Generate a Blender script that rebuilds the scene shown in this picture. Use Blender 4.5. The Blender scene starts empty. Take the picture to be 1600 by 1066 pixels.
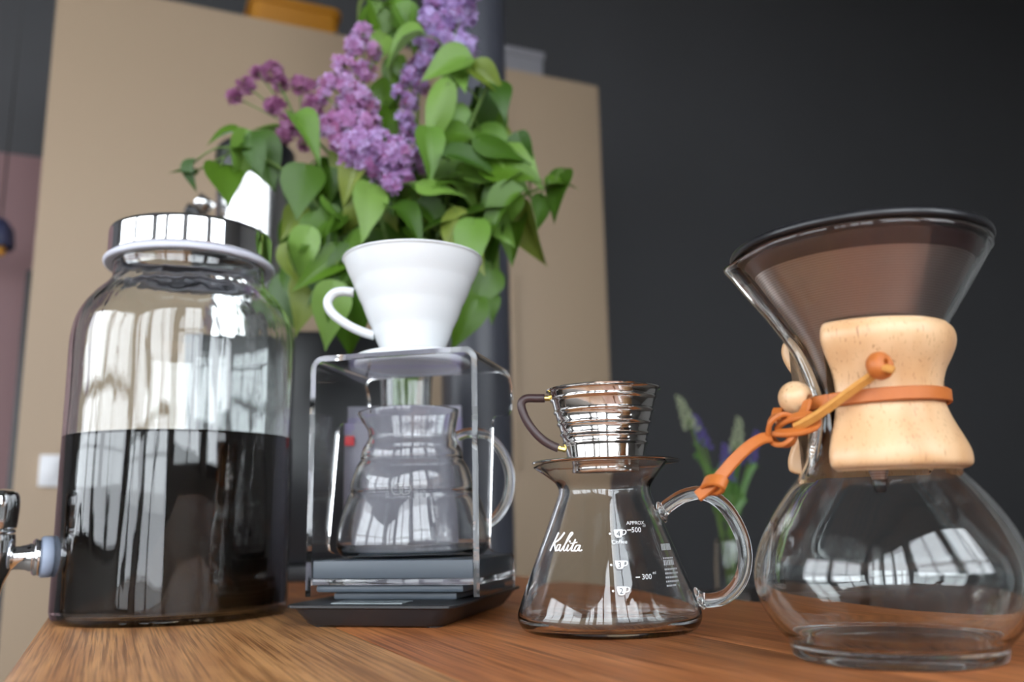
import bpy, bmesh, math, random
from mathutils import Vector, Matrix
random.seed(7)

# ------------------------------------------------------------------ camera, world, exposure
scene = bpy.context.scene
COL = scene.collection
PI = math.pi
cam_data = bpy.data.cameras.new('camera')
cam = bpy.data.objects.new('camera', cam_data)
COL.objects.link(cam)
cam_data.sensor_width = 36.0
cam_data.lens = 31.5
cam_data.clip_start = 0.01
cam.location = (0.0, 0.0, 0.068)
cam.rotation_mode = 'QUATERNION'
cam.rotation_quaternion = (Matrix.Rotation(PI / 2 + math.atan(284 / 1400), 3, 'X') @ Matrix.Rotation(-0.02, 3, 'Z')).to_quaternion()
cam_data.dof.use_dof = True
cam_data.dof.focus_distance = 0.54
cam_data.dof.aperture_fstop = 5.0
scene.camera = cam

world = bpy.data.worlds.new('overcast_sky')
scene.world = world
world.use_nodes = True
bg = world.node_tree.nodes['Background']
bg.inputs[0].default_value = (0.88, 0.94, 1.0, 1)
bg.inputs[1].default_value = 5.0

vs = scene.view_settings
vs.view_transform = 'Standard'
vs.look = 'None'
vs.gamma = 1.0
vs.use_curve_mapping = False
vs.exposure = 0.6
cy = scene.cycles
cy.use_denoising = True
cy.max_bounces = 24
cy.transmission_bounces = 24
cy.glossy_bounces = 8
cy.diffuse_bounces = 4
cy.transparent_max_bounces = 24
cy.caustics_refractive = True
cy.caustics_reflective = True
cy.sample_clamp_indirect = 8.0

# ------------------------------------------------------------------ helpers
def new_mat(name):
    m = bpy.data.materials.new(name)
    m.use_nodes = True
    return m, m.node_tree.nodes, m.node_tree.links, m.node_tree.nodes['Principled BSDF']

def plain(name, rgb, rough=0.5, metal=0.0, spec=0.5, coat=0.0):
    m, n, l, b = new_mat(name)
    b.inputs['Base Color'].default_value = (*rgb, 1)
    b.inputs['Roughness'].default_value = rough
    b.inputs['Metallic'].default_value = metal
    b.inputs['Specular IOR Level'].default_value = spec
    b.inputs['Coat Weight'].default_value = coat
    return m

def varied(name, rgb, rgb2, scale, rough=0.5, bump=0.0, stretch=(1, 1, 1), detail=4, metal=0.0):
    m, n, l, b = new_mat(name)
    tc = n.new('ShaderNodeTexCoord'); mp = n.new('ShaderNodeMapping'); nz = n.new('ShaderNodeTexNoise')
    mp.inputs['Scale'].default_value = stretch
    nz.inputs['Scale'].default_value = scale; nz.inputs['Detail'].default_value = detail
    mx = n.new('ShaderNodeMix'); mx.data_type = 'RGBA'
    mx.inputs[6].default_value = (*rgb, 1); mx.inputs[7].default_value = (*rgb2, 1)
    l.new(tc.outputs['Object'], mp.inputs[0]); l.new(mp.outputs[0], nz.inputs['Vector'])
    l.new(nz.outputs[0], mx.inputs[0]); l.new(mx.outputs[2], b.inputs['Base Color'])
    b.inputs['Roughness'].default_value = rough; b.inputs['Metallic'].default_value = metal
    if bump:
        bp = n.new('ShaderNodeBump'); bp.inputs['Strength'].default_value = bump; bp.inputs['Distance'].default_value = 0.002
        l.new(nz.outputs[0], bp.inputs['Height']); l.new(bp.outputs[0], b.inputs['Normal'])
    return m

def glass(name, tint=(1, 1, 1), ior=1.47, rough=0.0, wave=None):
    m, n, l, b = new_mat(name)
    b.inputs['Base Color'].default_value = (*tint, 1)
    b.inputs['Transmission Weight'].default_value = 1.0
    b.inputs['IOR'].default_value = ior
    b.inputs['Roughness'].default_value = rough
    if wave:
        tc = n.new('ShaderNodeTexCoord'); mp = n.new('ShaderNodeMapping'); nz = n.new('ShaderNodeTexNoise')
        mp.inputs['Scale'].default_value = wave[0]
        nz.inputs['Scale'].default_value = 1.0; nz.inputs['Detail'].default_value = 1.5
        bp = n.new('ShaderNodeBump'); bp.inputs['Strength'].default_value = wave[1]; bp.inputs['Distance'].default_value = wave[2]
        l.new(tc.outputs['Object'], mp.inputs[0]); l.new(mp.outputs[0], nz.inputs['Vector'])
        l.new(nz.outputs[0], bp.inputs['Height']); l.new(bp.outputs[0], b.inputs['Normal'])
    return m

def link(name, me, mat, parent=None, smooth=True):
    if mat is not None:
        me.materials.clear(); me.materials.append(mat)
    if smooth:
        for p in me.polygons: p.use_smooth = True
    o = bpy.data.objects.new(name, me)
    COL.objects.link(o)
    if parent is not None: o.parent = parent
    return o

def obj(name, bm, mat, parent=None, smooth=True, sharp=None):
    bmesh.ops.recalc_face_normals(bm, faces=bm.faces)
    me = bpy.data.meshes.new(name); bm.to_mesh(me); bm.free()
    o = link(name, me, mat, parent, smooth)
    if smooth and sharp is not None:
        me.set_sharp_from_angle(angle=math.radians(sharp))
    return o

def thing(name, label, cat, loc=(0, 0, 0), rz=0.0, group=None):
    o = bpy.data.objects.new(name, None)
    COL.objects.link(o)
    o.location = loc; o.rotation_euler = (0, 0, rz)
    o.empty_display_size = 0.02
    return tag(o, label, cat, group)

def tag(o, label=None, cat=None, group=None, kind=None):
    if label: o['label'] = label
    if cat: o['category'] = cat
    if group: o['group'] = group
    if kind: o['kind'] = kind
    return o

def crom(pts, n=6, closed=False):
    """Catmull-Rom through tuples of any dimension."""
    P = [tuple(map(float, p)) for p in pts]; N = len(P); out = []
    for i in range(N if closed else N - 1):
        g = (lambda k: P[k % N]) if closed else (lambda k: P[min(max(k, 0), N - 1)])
        a, b, c, d = g(i - 1), g(i), g(i + 1), g(i + 2)
        for j in range(n):
            t = j / n
            out.append(tuple(0.5 * (2 * b[k] + (c[k] - a[k]) * t + (2 * a[k] - 5 * b[k] + 4 * c[k] - d[k]) * t * t + (3 * b[k] - a[k] - 3 * c[k] + d[k]) * t ** 3) for k in range(len(b))))
    if not closed: out.append(P[-1])
    return out

def lathe(bm, prof, seg=96, mod=None, closed=False):
    """prof: (r, z). Points at r == 0 become poles. mod(r, z, az, k) -> (r, z)."""
    rings = []
    for k, (r, z) in enumerate(prof):
        if r <= 1e-7:
            rings.append([bm.verts.new((0, 0, z))]); continue
        ring = []
        for i in range(seg):
            a = 2 * PI * i / seg
            rr, zz = mod(r, z, a, k) if mod else (r, z)
            ring.append(bm.verts.new((rr * math.cos(a), rr * math.sin(a), zz)))
        rings.append(ring)
    pairs = list(zip(rings, rings[1:])) + ([(rings[-1], rings[0])] if closed else [])
    for A, B in pairs:
        for i in range(seg):
            j = (i + 1) % seg
            if len(A) == 1 and len(B) == 1: break
            if len(A) == 1: bm.faces.new((A[0], B[i], B[j]))
            elif len(B) == 1: bm.faces.new((A[i], B[0], A[j]))
            else: bm.faces.new((A[i], B[i], B[j], A[j]))
    return bm

def frames(path):
    T = []
    n = len(path)
    for i in range(n):
        T.append((path[min(i + 1, n - 1)] - path[max(i - 1, 0)]).normalized())
    return T

def tube(bm, path, rad, seg=14, caps=True, round_caps=False):
    path = [Vector(p) for p in path]; T = frames(path)
    up = Vector((0, 0, 1)) if abs(T[0].z) < 0.9 else Vector((1, 0, 0))
    nrm = (up - T[0] * up.dot(T[0])).normalized()
    R = rad if isinstance(rad, (list, tuple)) else [rad] * len(path)
    rings = []
    def ring(c, nn, t, r):
        b = t.cross(nn)
        return [bm.verts.new(c + (nn * math.cos(2 * PI * k / seg) + b * math.sin(2 * PI * k / seg)) * r) for k in range(seg)]
    for i, p in enumerate(path):
        nrm = (nrm - T[i] * nrm.dot(T[i])).normalized()
        if i == 0 and round_caps:
            for q in (0.95, 0.7, 0.35): rings.append(ring(p - T[0] * R[0] * q, nrm, T[0], R[0] * math.sqrt(1 - q * q)))
        rings.append(ring(p, nrm, T[i], R[i]))
        if i == len(path) - 1 and round_caps:
            for q in (0.35, 0.7, 0.95): rings.append(ring(p + T[i] * R[i] * q, nrm, T[i], R[i] * math.sqrt(1 - q * q)))
    for A, B in zip(rings, rings[1:]):
        for k in range(seg):
            j = (k + 1) % seg
            bm.faces.new((A[k], A[j], B[j], B[k]))
    if caps:
        bm.faces.new(rings[0][::-1]); bm.faces.new(rings[-1])
    return bm

def strap(bm, path, nrm, w, t, closed=False):
    """Flat strip: path points, nrm = normal (thickness) direction per point or one vector."""
    path = [Vector(p) for p in path]; n = len(path)
    N = nrm if isinstance(nrm, list) else [nrm] * n
    rings = []
    for i, p in enumerate(path):
        a = path[(i + 1) % n] if closed else path[min(i + 1, n - 1)]
        b = path[(i - 1) % n] if closed else path[max(i - 1, 0)]
        tg = (a - b).normalized()
        nn = Vector(N[i]); nn = (nn - tg * nn.dot(tg)).normalized()
        sd = tg.cross(nn)
        c = 0.22
        prof = [(-1, -c), (-0.82, -1), (0.82, -1), (1, -c), (1, c), (0.82, 1), (-0.82, 1), (-1, c)]
        rings.append([bm.verts.new(p + sd * (u * w / 2) + nn * (v * t / 2)) for u, v in prof])
    prs = list(zip(rings, rings[1:])) + ([(rings[-1], rings[0])] if closed else [])
    for A, B in prs:
        for k in range(8):
            bm.faces.new((A[k], A[(k + 1) % 8], B[(k + 1) % 8], B[k]))
    if not closed:
        bm.faces.new(rings[0][::-1]); bm.faces.new(rings[-1])
    return bm

def box(bm, x0, x1, y0, y1, z0, z1, bev=0.0, M=None, seg=2):
    r = bmesh.ops.create_cube(bm, size=1.0)
    vs_ = r['verts']
    for v in vs_:
        v.co = Vector((x0 + (v.co.x + 0.5) * (x1 - x0), y0 + (v.co.y + 0.5) * (y1 - y0), z0 + (v.co.z + 0.5) * (z1 - z0)))
    if bev:
        es = list({e for v in vs_ for e in v.link_edges})
        res = bmesh.ops.bevel(bm, geom=es, offset=bev, segments=seg, affect='EDGES', profile=0.6)
        vs_ = list({v for f in res['faces'] for v in f.verts} | {v for v in vs_ if v.is_valid})
    if M is not None:
        bmesh.ops.transform(bm, matrix=M, verts=[v for v in vs_ if v.is_valid])
    return bm

def boxo(name, dims, mat, parent=None, bev=0.0, smooth=True, M=None):
    bm = bmesh.new(); box(bm, *dims, bev=bev, M=M)
    return obj(name, bm, mat, parent, smooth, 35)

def lofted(bm, outlines):
    """outlines: list of loops of 3-D points with equal counts; capped at both ends."""
    R = [[bm.verts.new(p) for p in o] for o in outlines]; n = len(R[0])
    for A, B in zip(R, R[1:]):
        for k in range(n):
            bm.faces.new((A[k], A[(k + 1) % n], B[(k + 1) % n], B[k]))
    bm.faces.new(R[0][::-1]); bm.faces.new(R[-1])
    return bm

def rrect(x0, x1, y0, y1, r, z, n=4):
    out = []
    for cx, cy_, a0 in ((x1 - r, y1 - r, 0), (x0 + r, y1 - r, 90), (x0 + r, y0 + r, 180), (x1 - r, y0 + r, 270)):
        for i in range(n + 1):
            a = math.radians(a0 + 90 * i / n)
            out.append((cx + r * math.cos(a), cy_ + r * math.sin(a), z))
    return out

cm = lambda pts: [tuple(v * 0.01 for v in p) for p in pts]
ROOM = math.radians(24.0)              # the room and table are turned 24 degrees against the view
def room(p, g, z=0.0):
    return Vector((p * math.cos(ROOM) - g * math.sin(ROOM), p * math.sin(ROOM) + g * math.cos(ROOM), z))
def room_box(name, p0, p1, g0, g1, z0, z1, mat, bev=0.0):
    """box object in room axes, origin at its base centre"""
    c = room((p0 + p1) / 2, (g0 + g1) / 2, z0)
    bm = bmesh.new(); box(bm, -(p1 - p0) / 2, (p1 - p0) / 2, -(g1 - g0) / 2, (g1 - g0) / 2, 0, z1 - z0, bev)
    o = obj(name, bm, mat, None, True, 35)
    o.location = c; o.rotation_euler = (0, 0, ROOM)
    return o

# ------------------------------------------------------------------ materials
def oak(name, light, dark, seed):
    m, n, l, b = new_mat(name)
    tc = n.new('ShaderNodeTexCoord'); mp = n.new('ShaderNodeMapping')
    mp.inputs['Location'].default_value = (seed, seed * 0.7, 0)
    mp.inputs['Scale'].default_value = (14, 1.6, 6)
    l.new(tc.outputs['Object'], mp.inputs[0])
    n1 = n.new('ShaderNodeTexNoise'); n1.inputs['Scale'].default_value = 4; n1.inputs['Detail'].default_value = 5; n1.inputs['Distortion'].default_value = 0.6
    l.new(mp.outputs[0], n1.inputs['Vector'])
    mp2 = n.new('ShaderNodeMapping'); mp2.inputs['Scale'].default_value = (700, 9, 60); mp2.inputs['Rotation'].default_value = (0, 0, 0.05)
    l.new(tc.outputs['Object'], mp2.inputs[0])
    n2 = n.new('ShaderNodeTexNoise'); n2.inputs['Scale'].default_value = 1; n2.inputs['Detail'].default_value = 3
    l.new(mp2.outputs[0], n2.inputs['Vector'])
    r1 = n.new('ShaderNodeValToRGB'); r1.color_ramp.elements[0].position = 0.32; r1.color_ramp.elements[1].position = 0.7
    r1.color_ramp.elements[0].color = (*dark, 1); r1.color_ramp.elements[1].color = (*light, 1)
    l.new(n1.outputs[0], r1.inputs[0])
    r2 = n.new('ShaderNodeValToRGB'); r2.color_ramp.elements[0].position = 0.36; r2.color_ramp.elements[1].position = 0.56
    r2.color_ramp.elements[0].color = (0.42, 0.36, 0.3, 1); r2.color_ramp.elements[1].color = (1, 1, 1, 1)
    l.new(n2.outputs[0], r2.inputs[0])
    mx = n.new('ShaderNodeMix'); mx.data_type = 'RGBA'; mx.blend_type = 'MULTIPLY'; mx.inputs[0].default_value = 0.9
    l.new(r1.outputs[0], mx.inputs[6]); l.new(r2.outputs[0], mx.inputs[7]); l.new(mx.outputs[2], b.inputs['Base Color'])
    bp = n.new('ShaderNodeBump'); bp.inputs['Strength'].default_value = 0.35; bp.inputs['Distance'].default_value = 0.0006
    l.new(n2.outputs[0], bp.inputs['Height']); l.new(bp.outputs[0], b.inputs['Normal'])
    b.inputs['Roughness'].default_value = 0.42
    b.inputs['Specular IOR Level'].default_value = 0.35
    return m

M = {}
M['oak_pale'] = oak('pale_oak', (0.72, 0.36, 0.14), (0.46, 0.20, 0.072), 1.3)
M['oak_red'] = oak('reddish_oak', (0.60, 0.225, 0.075), (0.39, 0.13, 0.042), 4.7)
M['oak_brown'] = oak('brown_oak', (0.57, 0.21, 0.072), (0.37, 0.122, 0.042), 9.1)
M['charcoal'] = varied('charcoal_paint', (0.055, 0.0545, 0.057), (0.061, 0.0605, 0.065), 3, 0.75)
M['beige'] = varied('beige_laminate', (0.345, 0.25, 0.165), (0.36, 0.26, 0.172), 2, 0.55)
M['mauve'] = plain('mauve_laminate', (0.20, 0.115, 0.12), 0.6)
M['ceiling'] = plain('ceiling_paint', (0.22, 0.22, 0.23), 0.8)
M['floor'] = varied('grey_floor', (0.16, 0.14, 0.125), (0.2, 0.175, 0.15), 6, 0.5)
M['frame'] = plain('dark_window_frame', (0.03, 0.03, 0.035), 0.4)
M['paving'] = varied('terrace_paving', (0.30, 0.29, 0.28), (0.38, 0.37, 0.36), 5, 0.8)
M['wallpaint'] = plain('grey_wall_paint', (0.36, 0.35, 0.34), 0.7)
M['column'] = plain('column_paint', (0.05, 0.052, 0.066), 0.4)
M['orange'] = plain('orange_plastic', (0.40, 0.16, 0.005), 0.45)
M['greybox'] = plain('grey_cardboard', (0.24, 0.23, 0.25), 0.7)
M['switch'] = plain('switch_white', (0.7, 0.7, 0.72), 0.35)
M['chrome'] = plain('polished_chrome', (0.86, 0.86, 0.87), 0.06, 1.0)
M['steel'] = plain('polished_steel', (0.80, 0.77, 0.74), 0.09, 1.0)
M['brushed'] = plain('brushed_steel', (0.78, 0.77, 0.77), 0.22, 1.0)
M['brass'] = plain('brass', (0.85, 0.62, 0.2), 0.15, 1.0)
M['black'] = plain('black_plastic', (0.012, 0.012, 0.014), 0.3)
M['matte_black'] = plain('matte_black_plastic', (0.02, 0.02, 0.022), 0.42)
M['pad'] = plain('dark_rubber_pad', (0.055, 0.070, 0.088), 0.38)
M['lcd'] = plain('lcd_panel', (0.22, 0.25, 0.26), 0.12)
M['seal'] = plain('white_silicone', (0.60, 0.60, 0.68), 0.4)
M['washer'] = plain('blue_grey_silicone', (0.32, 0.37, 0.48), 0.45)
M['coffee'] = plain('black_coffee', (0.006, 0.0035, 0.002), 0.05)
M['jar_glass'] = glass('wavy_jar_glass', (0.95, 0.975, 0.965), 1.5, 0.0, ((55, 55, 7), 0.5, 0.0016))
M['clear_glass'] = glass('clear_glass', (0.985, 0.995, 0.99), 1.47)
M['chx_glass'] = glass('flask_glass', (0.97, 0.99, 0.98), 1.47)
M['vase_glass'] = glass('vase_glass', (0.95, 0.97, 0.97), 1.47)
M['acrylic'] = glass('acrylic', (0.985, 0.99, 0.995), 1.49)
M['acrylic_edge'] = plain('cut_acrylic_edge', (0.85, 0.87, 0.90), 0.35)
M['acrylic_edge'].node_tree.nodes['Principled BSDF'].inputs['Transmission Weight'].default_value = 0.55
M['ceramic'] = plain('white_ceramic', (0.70, 0.715, 0.73), 0.16)
M['tan'] = plain('shaded_ceramic', (0.45, 0.36, 0.28), 0.7)  # shading under the white ceramic saucer, painted in as a tan colour
M['print'] = plain('white_print', (0.9, 0.92, 0.93), 0.45)
M['print_dark'] = plain('dark_numeral', (0.05, 0.05, 0.055), 0.5)
M['print_faint'] = plain('pale_print', (0.55, 0.57, 0.58), 0.5)
M['handle_brown'] = plain('dark_brown_sleeve', (0.045, 0.022, 0.022), 0.38)
M['leather'] = varied('tan_leather', (0.44, 0.115, 0.018), (0.52, 0.155, 0.03), 180, 0.5, 0.15)
M['leather_edge'] = varied('raw_leather_edge', (0.62, 0.30, 0.065), (0.52, 0.22, 0.045), 260, 0.75, 0.3)
M['bag'] = plain('white_coffee_bag', (0.27, 0.26, 0.31), 0.45)
M['bag_band'] = plain('lilac_grey_print', (0.24, 0.21, 0.33), 0.5)
M['red'] = plain('red_print', (0.6, 0.03, 0.04), 0.5)
M['stem'] = plain('green_stem', (0.10, 0.17, 0.03), 0.6)
M['blue'] = plain('dark_blue_plastic', (0.02, 0.025, 0.07), 0.5)
M['amber'] = plain('amber_glass', (0.55, 0.25, 0.03), 0.3)
M['sidetable'] = plain('dark_stained_wood', (0.03, 0.022, 0.018), 0.5)

def maple():
    m, n, l, b = new_mat('maple_wood')
    tc = n.new('ShaderNodeTexCoord'); mp = n.new('ShaderNodeMapping'); mp.inputs['Scale'].default_value = (420, 420, 60)
    l.new(tc.outputs['Object'], mp.inputs[0])
    n1 = n.new('ShaderNodeTexNoise'); n1.inputs['Scale'].default_value = 2.2; n1.inputs['Detail'].default_value = 3
    l.new(mp.outputs[0], n1.inputs['Vector'])
    r = n.new('ShaderNodeValToRGB'); e = r.color_ramp.elements
    e[0].position = 0.27; e[0].color = (0.40, 0.215, 0.10, 1); e[1].position = 0.40; e[1].color = (0.69, 0.45, 0.255, 1)
    l.new(n1.outputs[0], r.inputs[0])
    mp2 = n.new('ShaderNodeMapping'); mp2.inputs['Scale'].default_value = (40, 40, 9); l.new(tc.outputs['Object'], mp2.inputs[0])
    n2 = n.new('ShaderNodeTexNoise'); n2.inputs['Scale'].default_value = 1.4; l.new(mp2.outputs[0], n2.inputs['Vector'])
    r2 = n.new('ShaderNodeValToRGB'); e = r2.color_ramp.elements
    e[0].position = 0.35; e[0].color = (0.86, 0.76, 0.66, 1); e[1].position = 0.65; e[1].color = (1, 1, 1, 1)
    l.new(n2.outputs[0], r2.inputs[0])
    mx = n.new('ShaderNodeMix'); mx.data_type = 'RGBA'; mx.blend_type = 'MULTIPLY'; mx.inputs[0].default_value = 1
    l.new(r.outputs[0], mx.inputs[6]); l.new(r2.outputs[0], mx.inputs[7]); l.new(mx.outputs[2], b.inputs['Base Color'])
    b.inputs['Roughness'].default_value = 0.33
    return m
M['maple'] = maple()

def mesh_metal():
    m, n, l, b = new_mat('etched_metal_mesh')
    tc = n.new('ShaderNodeTexCoord'); sx = n.new('ShaderNodeSeparateXYZ'); l.new(tc.outputs['Object'], sx.inputs[0])
    w = n.new('ShaderNodeMath'); w.operation = 'MULTIPLY'; w.inputs[1].default_value = 2 * PI / 0.0011; l.new(sx.outputs[2], w.inputs[0])
    s = n.new('ShaderNodeMath'); s.operation = 'SINE'; l.new(w.outputs[0], s.inputs[0])
    mr = n.new('ShaderNodeMapRange'); mr.inputs[1].default_value = -1; mr.inputs[2].default_value = 1
    l.new(s.outputs[0], mr.inputs[0])
    mx = n.new('ShaderNodeMix'); mx.data_type = 'RGBA'; mx.inputs[6].default_value = (0.33, 0.27, 0.262, 1); mx.inputs[7].default_value = (0.52, 0.445, 0.43, 1)
    l.new(mr.outputs[0], mx.inputs[0]); l.new(mx.outputs[2], b.inputs['Base Color'])
    b.inputs['Metallic'].default_value = 0.85; b.inputs['Roughness'].default_value = 0.3
    b.inputs['Anisotropic'].default_value = 0.4
    return m
M['mesh'] = mesh_metal()

def leaf_mat(name, c1, c2, under):
    m, n, l, b = new_mat(name)
    oi = n.new('ShaderNodeObjectInfo')
    mx = n.new('ShaderNodeMix'); mx.data_type = 'RGBA'; mx.inputs[6].default_value = (*c1, 1); mx.inputs[7].default_value = (*c2, 1)
    l.new(oi.outputs['Random'], mx.inputs[0])
    geo = n.new('ShaderNodeNewGeometry')
    mb = n.new('ShaderNodeMix'); mb.data_type = 'RGBA'; mb.inputs[7].default_value = (*under, 1)
    l.new(geo.outputs['Backfacing'], mb.inputs[0]); l.new(mx.outputs[2], mb.inputs[6]); l.new(mb.outputs[2], b.inputs['Base Color'])
    b.inputs['Roughness'].default_value = 0.42
    tr = n.new('ShaderNodeBsdfTranslucent'); l.new(mb.outputs[2], tr.inputs[0])
    ms = n.new('ShaderNodeMixShader'); ms.inputs[0].default_value = 0.3
    out = n['Material Output']
    l.new(b.outputs[0], ms.inputs[1]); l.new(tr.outputs[0], ms.inputs[2]); l.new(ms.outputs[0], out.inputs[0])
    return m
M['leaf0'] = leaf_mat('deep_green_leaf', (0.034, 0.095, 0.006), (0.095, 0.195, 0.014), (0.13, 0.24, 0.04))
M['leaf1'] = leaf_mat('fresh_green_leaf', (0.13, 0.265, 0.035), (0.20, 0.34, 0.065), (0.22, 0.36, 0.1))
M['leaf2'] = leaf_mat('yellowish_green_leaf', (0.15, 0.22, 0.02), (0.22, 0.27, 0.05), (0.24, 0.31, 0.1))

def petal_mat():
    m, n, l, b = new_mat('lilac_petal')
    at = n.new('ShaderNodeAttribute'); at.attribute_name = 'hue'
    l.new(at.outputs['Color'], b.inputs['Base Color'])
    b.inputs['Roughness'].default_value = 0.6
    tr = n.new('ShaderNodeBsdfTranslucent'); l.new(at.outputs['Color'], tr.inputs[0])
    ms = n.new('ShaderNodeMixShader'); ms.inputs[0].default_value = 0.3
    l.new(b.outputs[0], ms.inputs[1]); l.new(tr.outputs[0], ms.inputs[2]); l.new(ms.outputs[0], n['Material Output'].inputs[0])
    return m
M['petal'] = petal_mat()

# ------------------------------------------------------------------ room
ZF, ZC = -0.76, 2.7
GW = -1.25                              # window wall, behind the camera
P0, P1, GB = -3.0, 4.4, 2.65
HEAD = 1.85
def struct(o): return tag(o, kind='structure')
struct(room_box('floor', P0, P1, GW, GB + .1, ZF - 0.05, ZF, M['floor']))
struct(room_box('ceiling', P0, P1, GW, GB + .1, ZC, ZC + 0.05, M['ceiling']))
struct(room_box('wall_back', P0, P1, GB, GB + .1, ZF, ZC, M['charcoal']))
struct(room_box('wall_right', P1, P1 + .1, GW, GB + .1, ZF, ZC, M['wallpaint']))
struct(room_box('ground_outside', -16, 14, GW - 14, GW - .15, ZF - 0.15, ZF - 0.1, M['paving']))
struct(room_box('ground_beside', -16, P0 - .15, GW - .1, 8, ZF - 0.15, ZF - 0.1, M['paving']))
# window walls behind the camera and along the left: parapets, headers, piers, and framed openings between them
def window(n, c, rz, wdt, sill, rail):
    wnd = thing('window_%d' % n, None, None, c, rz); wnd['kind'] = 'structure'
    W2 = wdt / 2; HT = HEAD - sill
    for x0, x1, z0, z1 in ((-W2, -W2 + .05, 0, HT), (W2 - .05, W2, 0, HT), (-W2 + .05, W2 - .05, 0, .05), (-W2 + .05, W2 - .05, HT - .05, HT),
                           (-.02, .02, .05, HT - .05), (-W2 + .05, -.02, rail, rail + .04), (.02, W2 - .05, rail, rail + .04)):
        boxo('frame_bar', (x0, x1, -.03, .03, z0, z1), M['frame'], wnd, 0.003)
bays = [(-2.8, -1.75, -.3), (-1.6, -0.55, -.3), (-0.4, 0.65, .24), (0.8, 1.85, .24)]
edges = [P0, -2.8, -1.75, -1.6, -.55, -.4, .65, .8, 1.85, P1]
for a, b_ in zip(edges[::2], edges[1::2]):
    struct(room_box('wall_front_pier', a, b_, GW - .1, GW, ZF, HEAD, M['wallpaint']))
struct(room_box('wall_front_header', P0, P1, GW - .1, GW, HEAD, ZC, M['wallpaint']))
for i, (a, b_, sill) in enumerate(bays):
    struct(room_box('wall_front_parapet', a, b_, GW - .1, GW, ZF, sill, M['wallpaint']))
    window(i + 1, room((a + b_) / 2, GW - .05, sill), ROOM, b_ - a, sill, .7 if sill < 0 else .5)
edges = [GW - .1, -1.05, .55, .7, 2.3, GB + .1]
for a, b_ in zip(edges[::2], edges[1::2]):
    struct(room_box('wall_left_pier', P0 - .1, P0, a, b_, ZF, HEAD, M['wallpaint']))
struct(room_box('wall_left_header', P0 - .1, P0, GW - .1, GB + .1, HEAD, ZC, M['wallpaint']))
for i, (a, b_) in enumerate(((-1.05, .55), (.7, 2.3))):
    struct(room_box('wall_left_parapet', P0 - .1, P0, a, b_, ZF, 0, M['wallpaint']))
    window(i + 5, room(P0 - .05, (a + b_) / 2, 0), ROOM + PI / 2, b_ - a, 0, .6)

# ------------------------------------------------------------------ table
TZ0 = -0.045
tbl = thing('wooden_table', 'long oak table of wide planks carrying the coffee gear', 'table', room(0.2265, 0.5, -0.74), ROOM)
def plank(p0, p1, mat):
    bm = bmesh.new(); box(bm, p0 - 0.2265 + 0.0002, p1 - 0.2265 - 0.0002, -1.15, 1.25, 0.74 + TZ0, 0.74, 0.0012)
    return obj('plank', bm, M[mat], tbl, True, 35)
plank(-0.041, 0.147, 'oak_pale'); plank(0.147, 0.322, 'oak_red'); plank(0.322, 0.494, 'oak_brown')
for sx in (-1, 1):
    for sy in (-1, 1):
        boxo('leg', (sx * 0.225 - .03, sx * 0.225 + .03, sy * 1.05 - .03 + .05, sy * 1.05 + .03 + .05, 0, 0.74 + TZ0), M['sidetable'], tbl, 0.004)

# ------------------------------------------------------------------ beige cabinets, column and what stands about them
cabz = 1.25
cb = thing('tall_cabinet', 'tall plain beige cabinet behind the glass jar, with a light switch on it', 'cabinet', room(0.32, 2.22, ZF), ROOM)
boxo('body', (-.495, .49, -.205, .22, 0, cabz - ZF), M['beige'], cb, .004)
boxo('door', (-.495, .488, -.227, -.2055, .04, cabz - ZF), M['beige'], cb, .004)
cb2 = thing('tall_cabinet', 'narrow beige cabinet with recessed grip, beyond the dark column', 'cabinet', room(0.99, 2.22, ZF), ROOM)
boxo('body', (-.175, .175, -.205, .22, 0, cabz - ZF), M['beige'], cb2, .004)
dr = boxo('door', (-.175, .175, -.227, -.2055, .04, cabz - ZF), M['beige'], cb2, .006)
boxo('grip_strip', (-.105, -.085, -.232, -.2275, .95, 1.44), M['beige'], dr, .002)
sw = thing('light_switch', 'small white light switch on the beige cabinet beside the jar', 'switch', room(-.112, 1.9925, .155), ROOM)
boxo('plate', (-.02, .02, -.009, 0, 0, .062), M['switch'], sw, .003)
boxo('rocker', (-.011, .011, -.013, -.009, .014, .048), M['switch'], sw, .0015)
ob = thing('storage_crate', 'orange plastic crate on top of the tall beige cabinet', 'crate', room(.355, 2.18, cabz), ROOM)
bm = bmesh.new(); lofted(bm, [rrect(-.112 * s, .112 * s, -.085 * s, .085 * s, .025, z) for s, z in ((.94, 0.001), (1.0, .11))]); obj('bin', bm, M['orange'], ob, True, 40)
bm = bmesh.new(); lofted(bm, [rrect(-.117, .117, -.09, .09, .028, z) for z in (.11, .127)]); obj('rim', bm, M['orange'], ob, True, 40)
gb = thing('storage_box', 'small grey box on top of the narrow beige cabinet', 'box', room(.955, 2.18, cabz), ROOM)
boxo('carton', (-.1, .095, -.08, .08, .001, .11), M['greybox'], gb, .006)
boxo('lid', (-.104, .099, -.084, .084, .108, .132), M['greybox'], gb, .005)
bm = bmesh.new(); lathe(bm, [(0, ZF), (.0615, ZF), (.0615, ZC), (0, ZC)], 64); 
co = obj('round_column', bm, M['column'], None, True, 40); co.location = (-.0640, 1.56, 0)
tag(co, 'slim round dark blue-grey column rising behind the lilacs', 'column')
cup = thing('cupboard', 'mauve cupboard beyond the edge of the tall beige cabinet', 'cupboard', room(-.75, 2.5, ZF), ROOM)
boxo('body', (-.6, .58, -.0, .14, 0, 1.02 - ZF), M['mauve'], cup, .004)
boxo('door', (-.6, -.012, -.02, -.0005, .05, 1.02 - ZF), M['mauve'], cup, .003)
boxo('door', (-.008, .58, -.02, -.0005, .05, 1.02 - ZF), M['mauve'], cup, .003)
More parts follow.
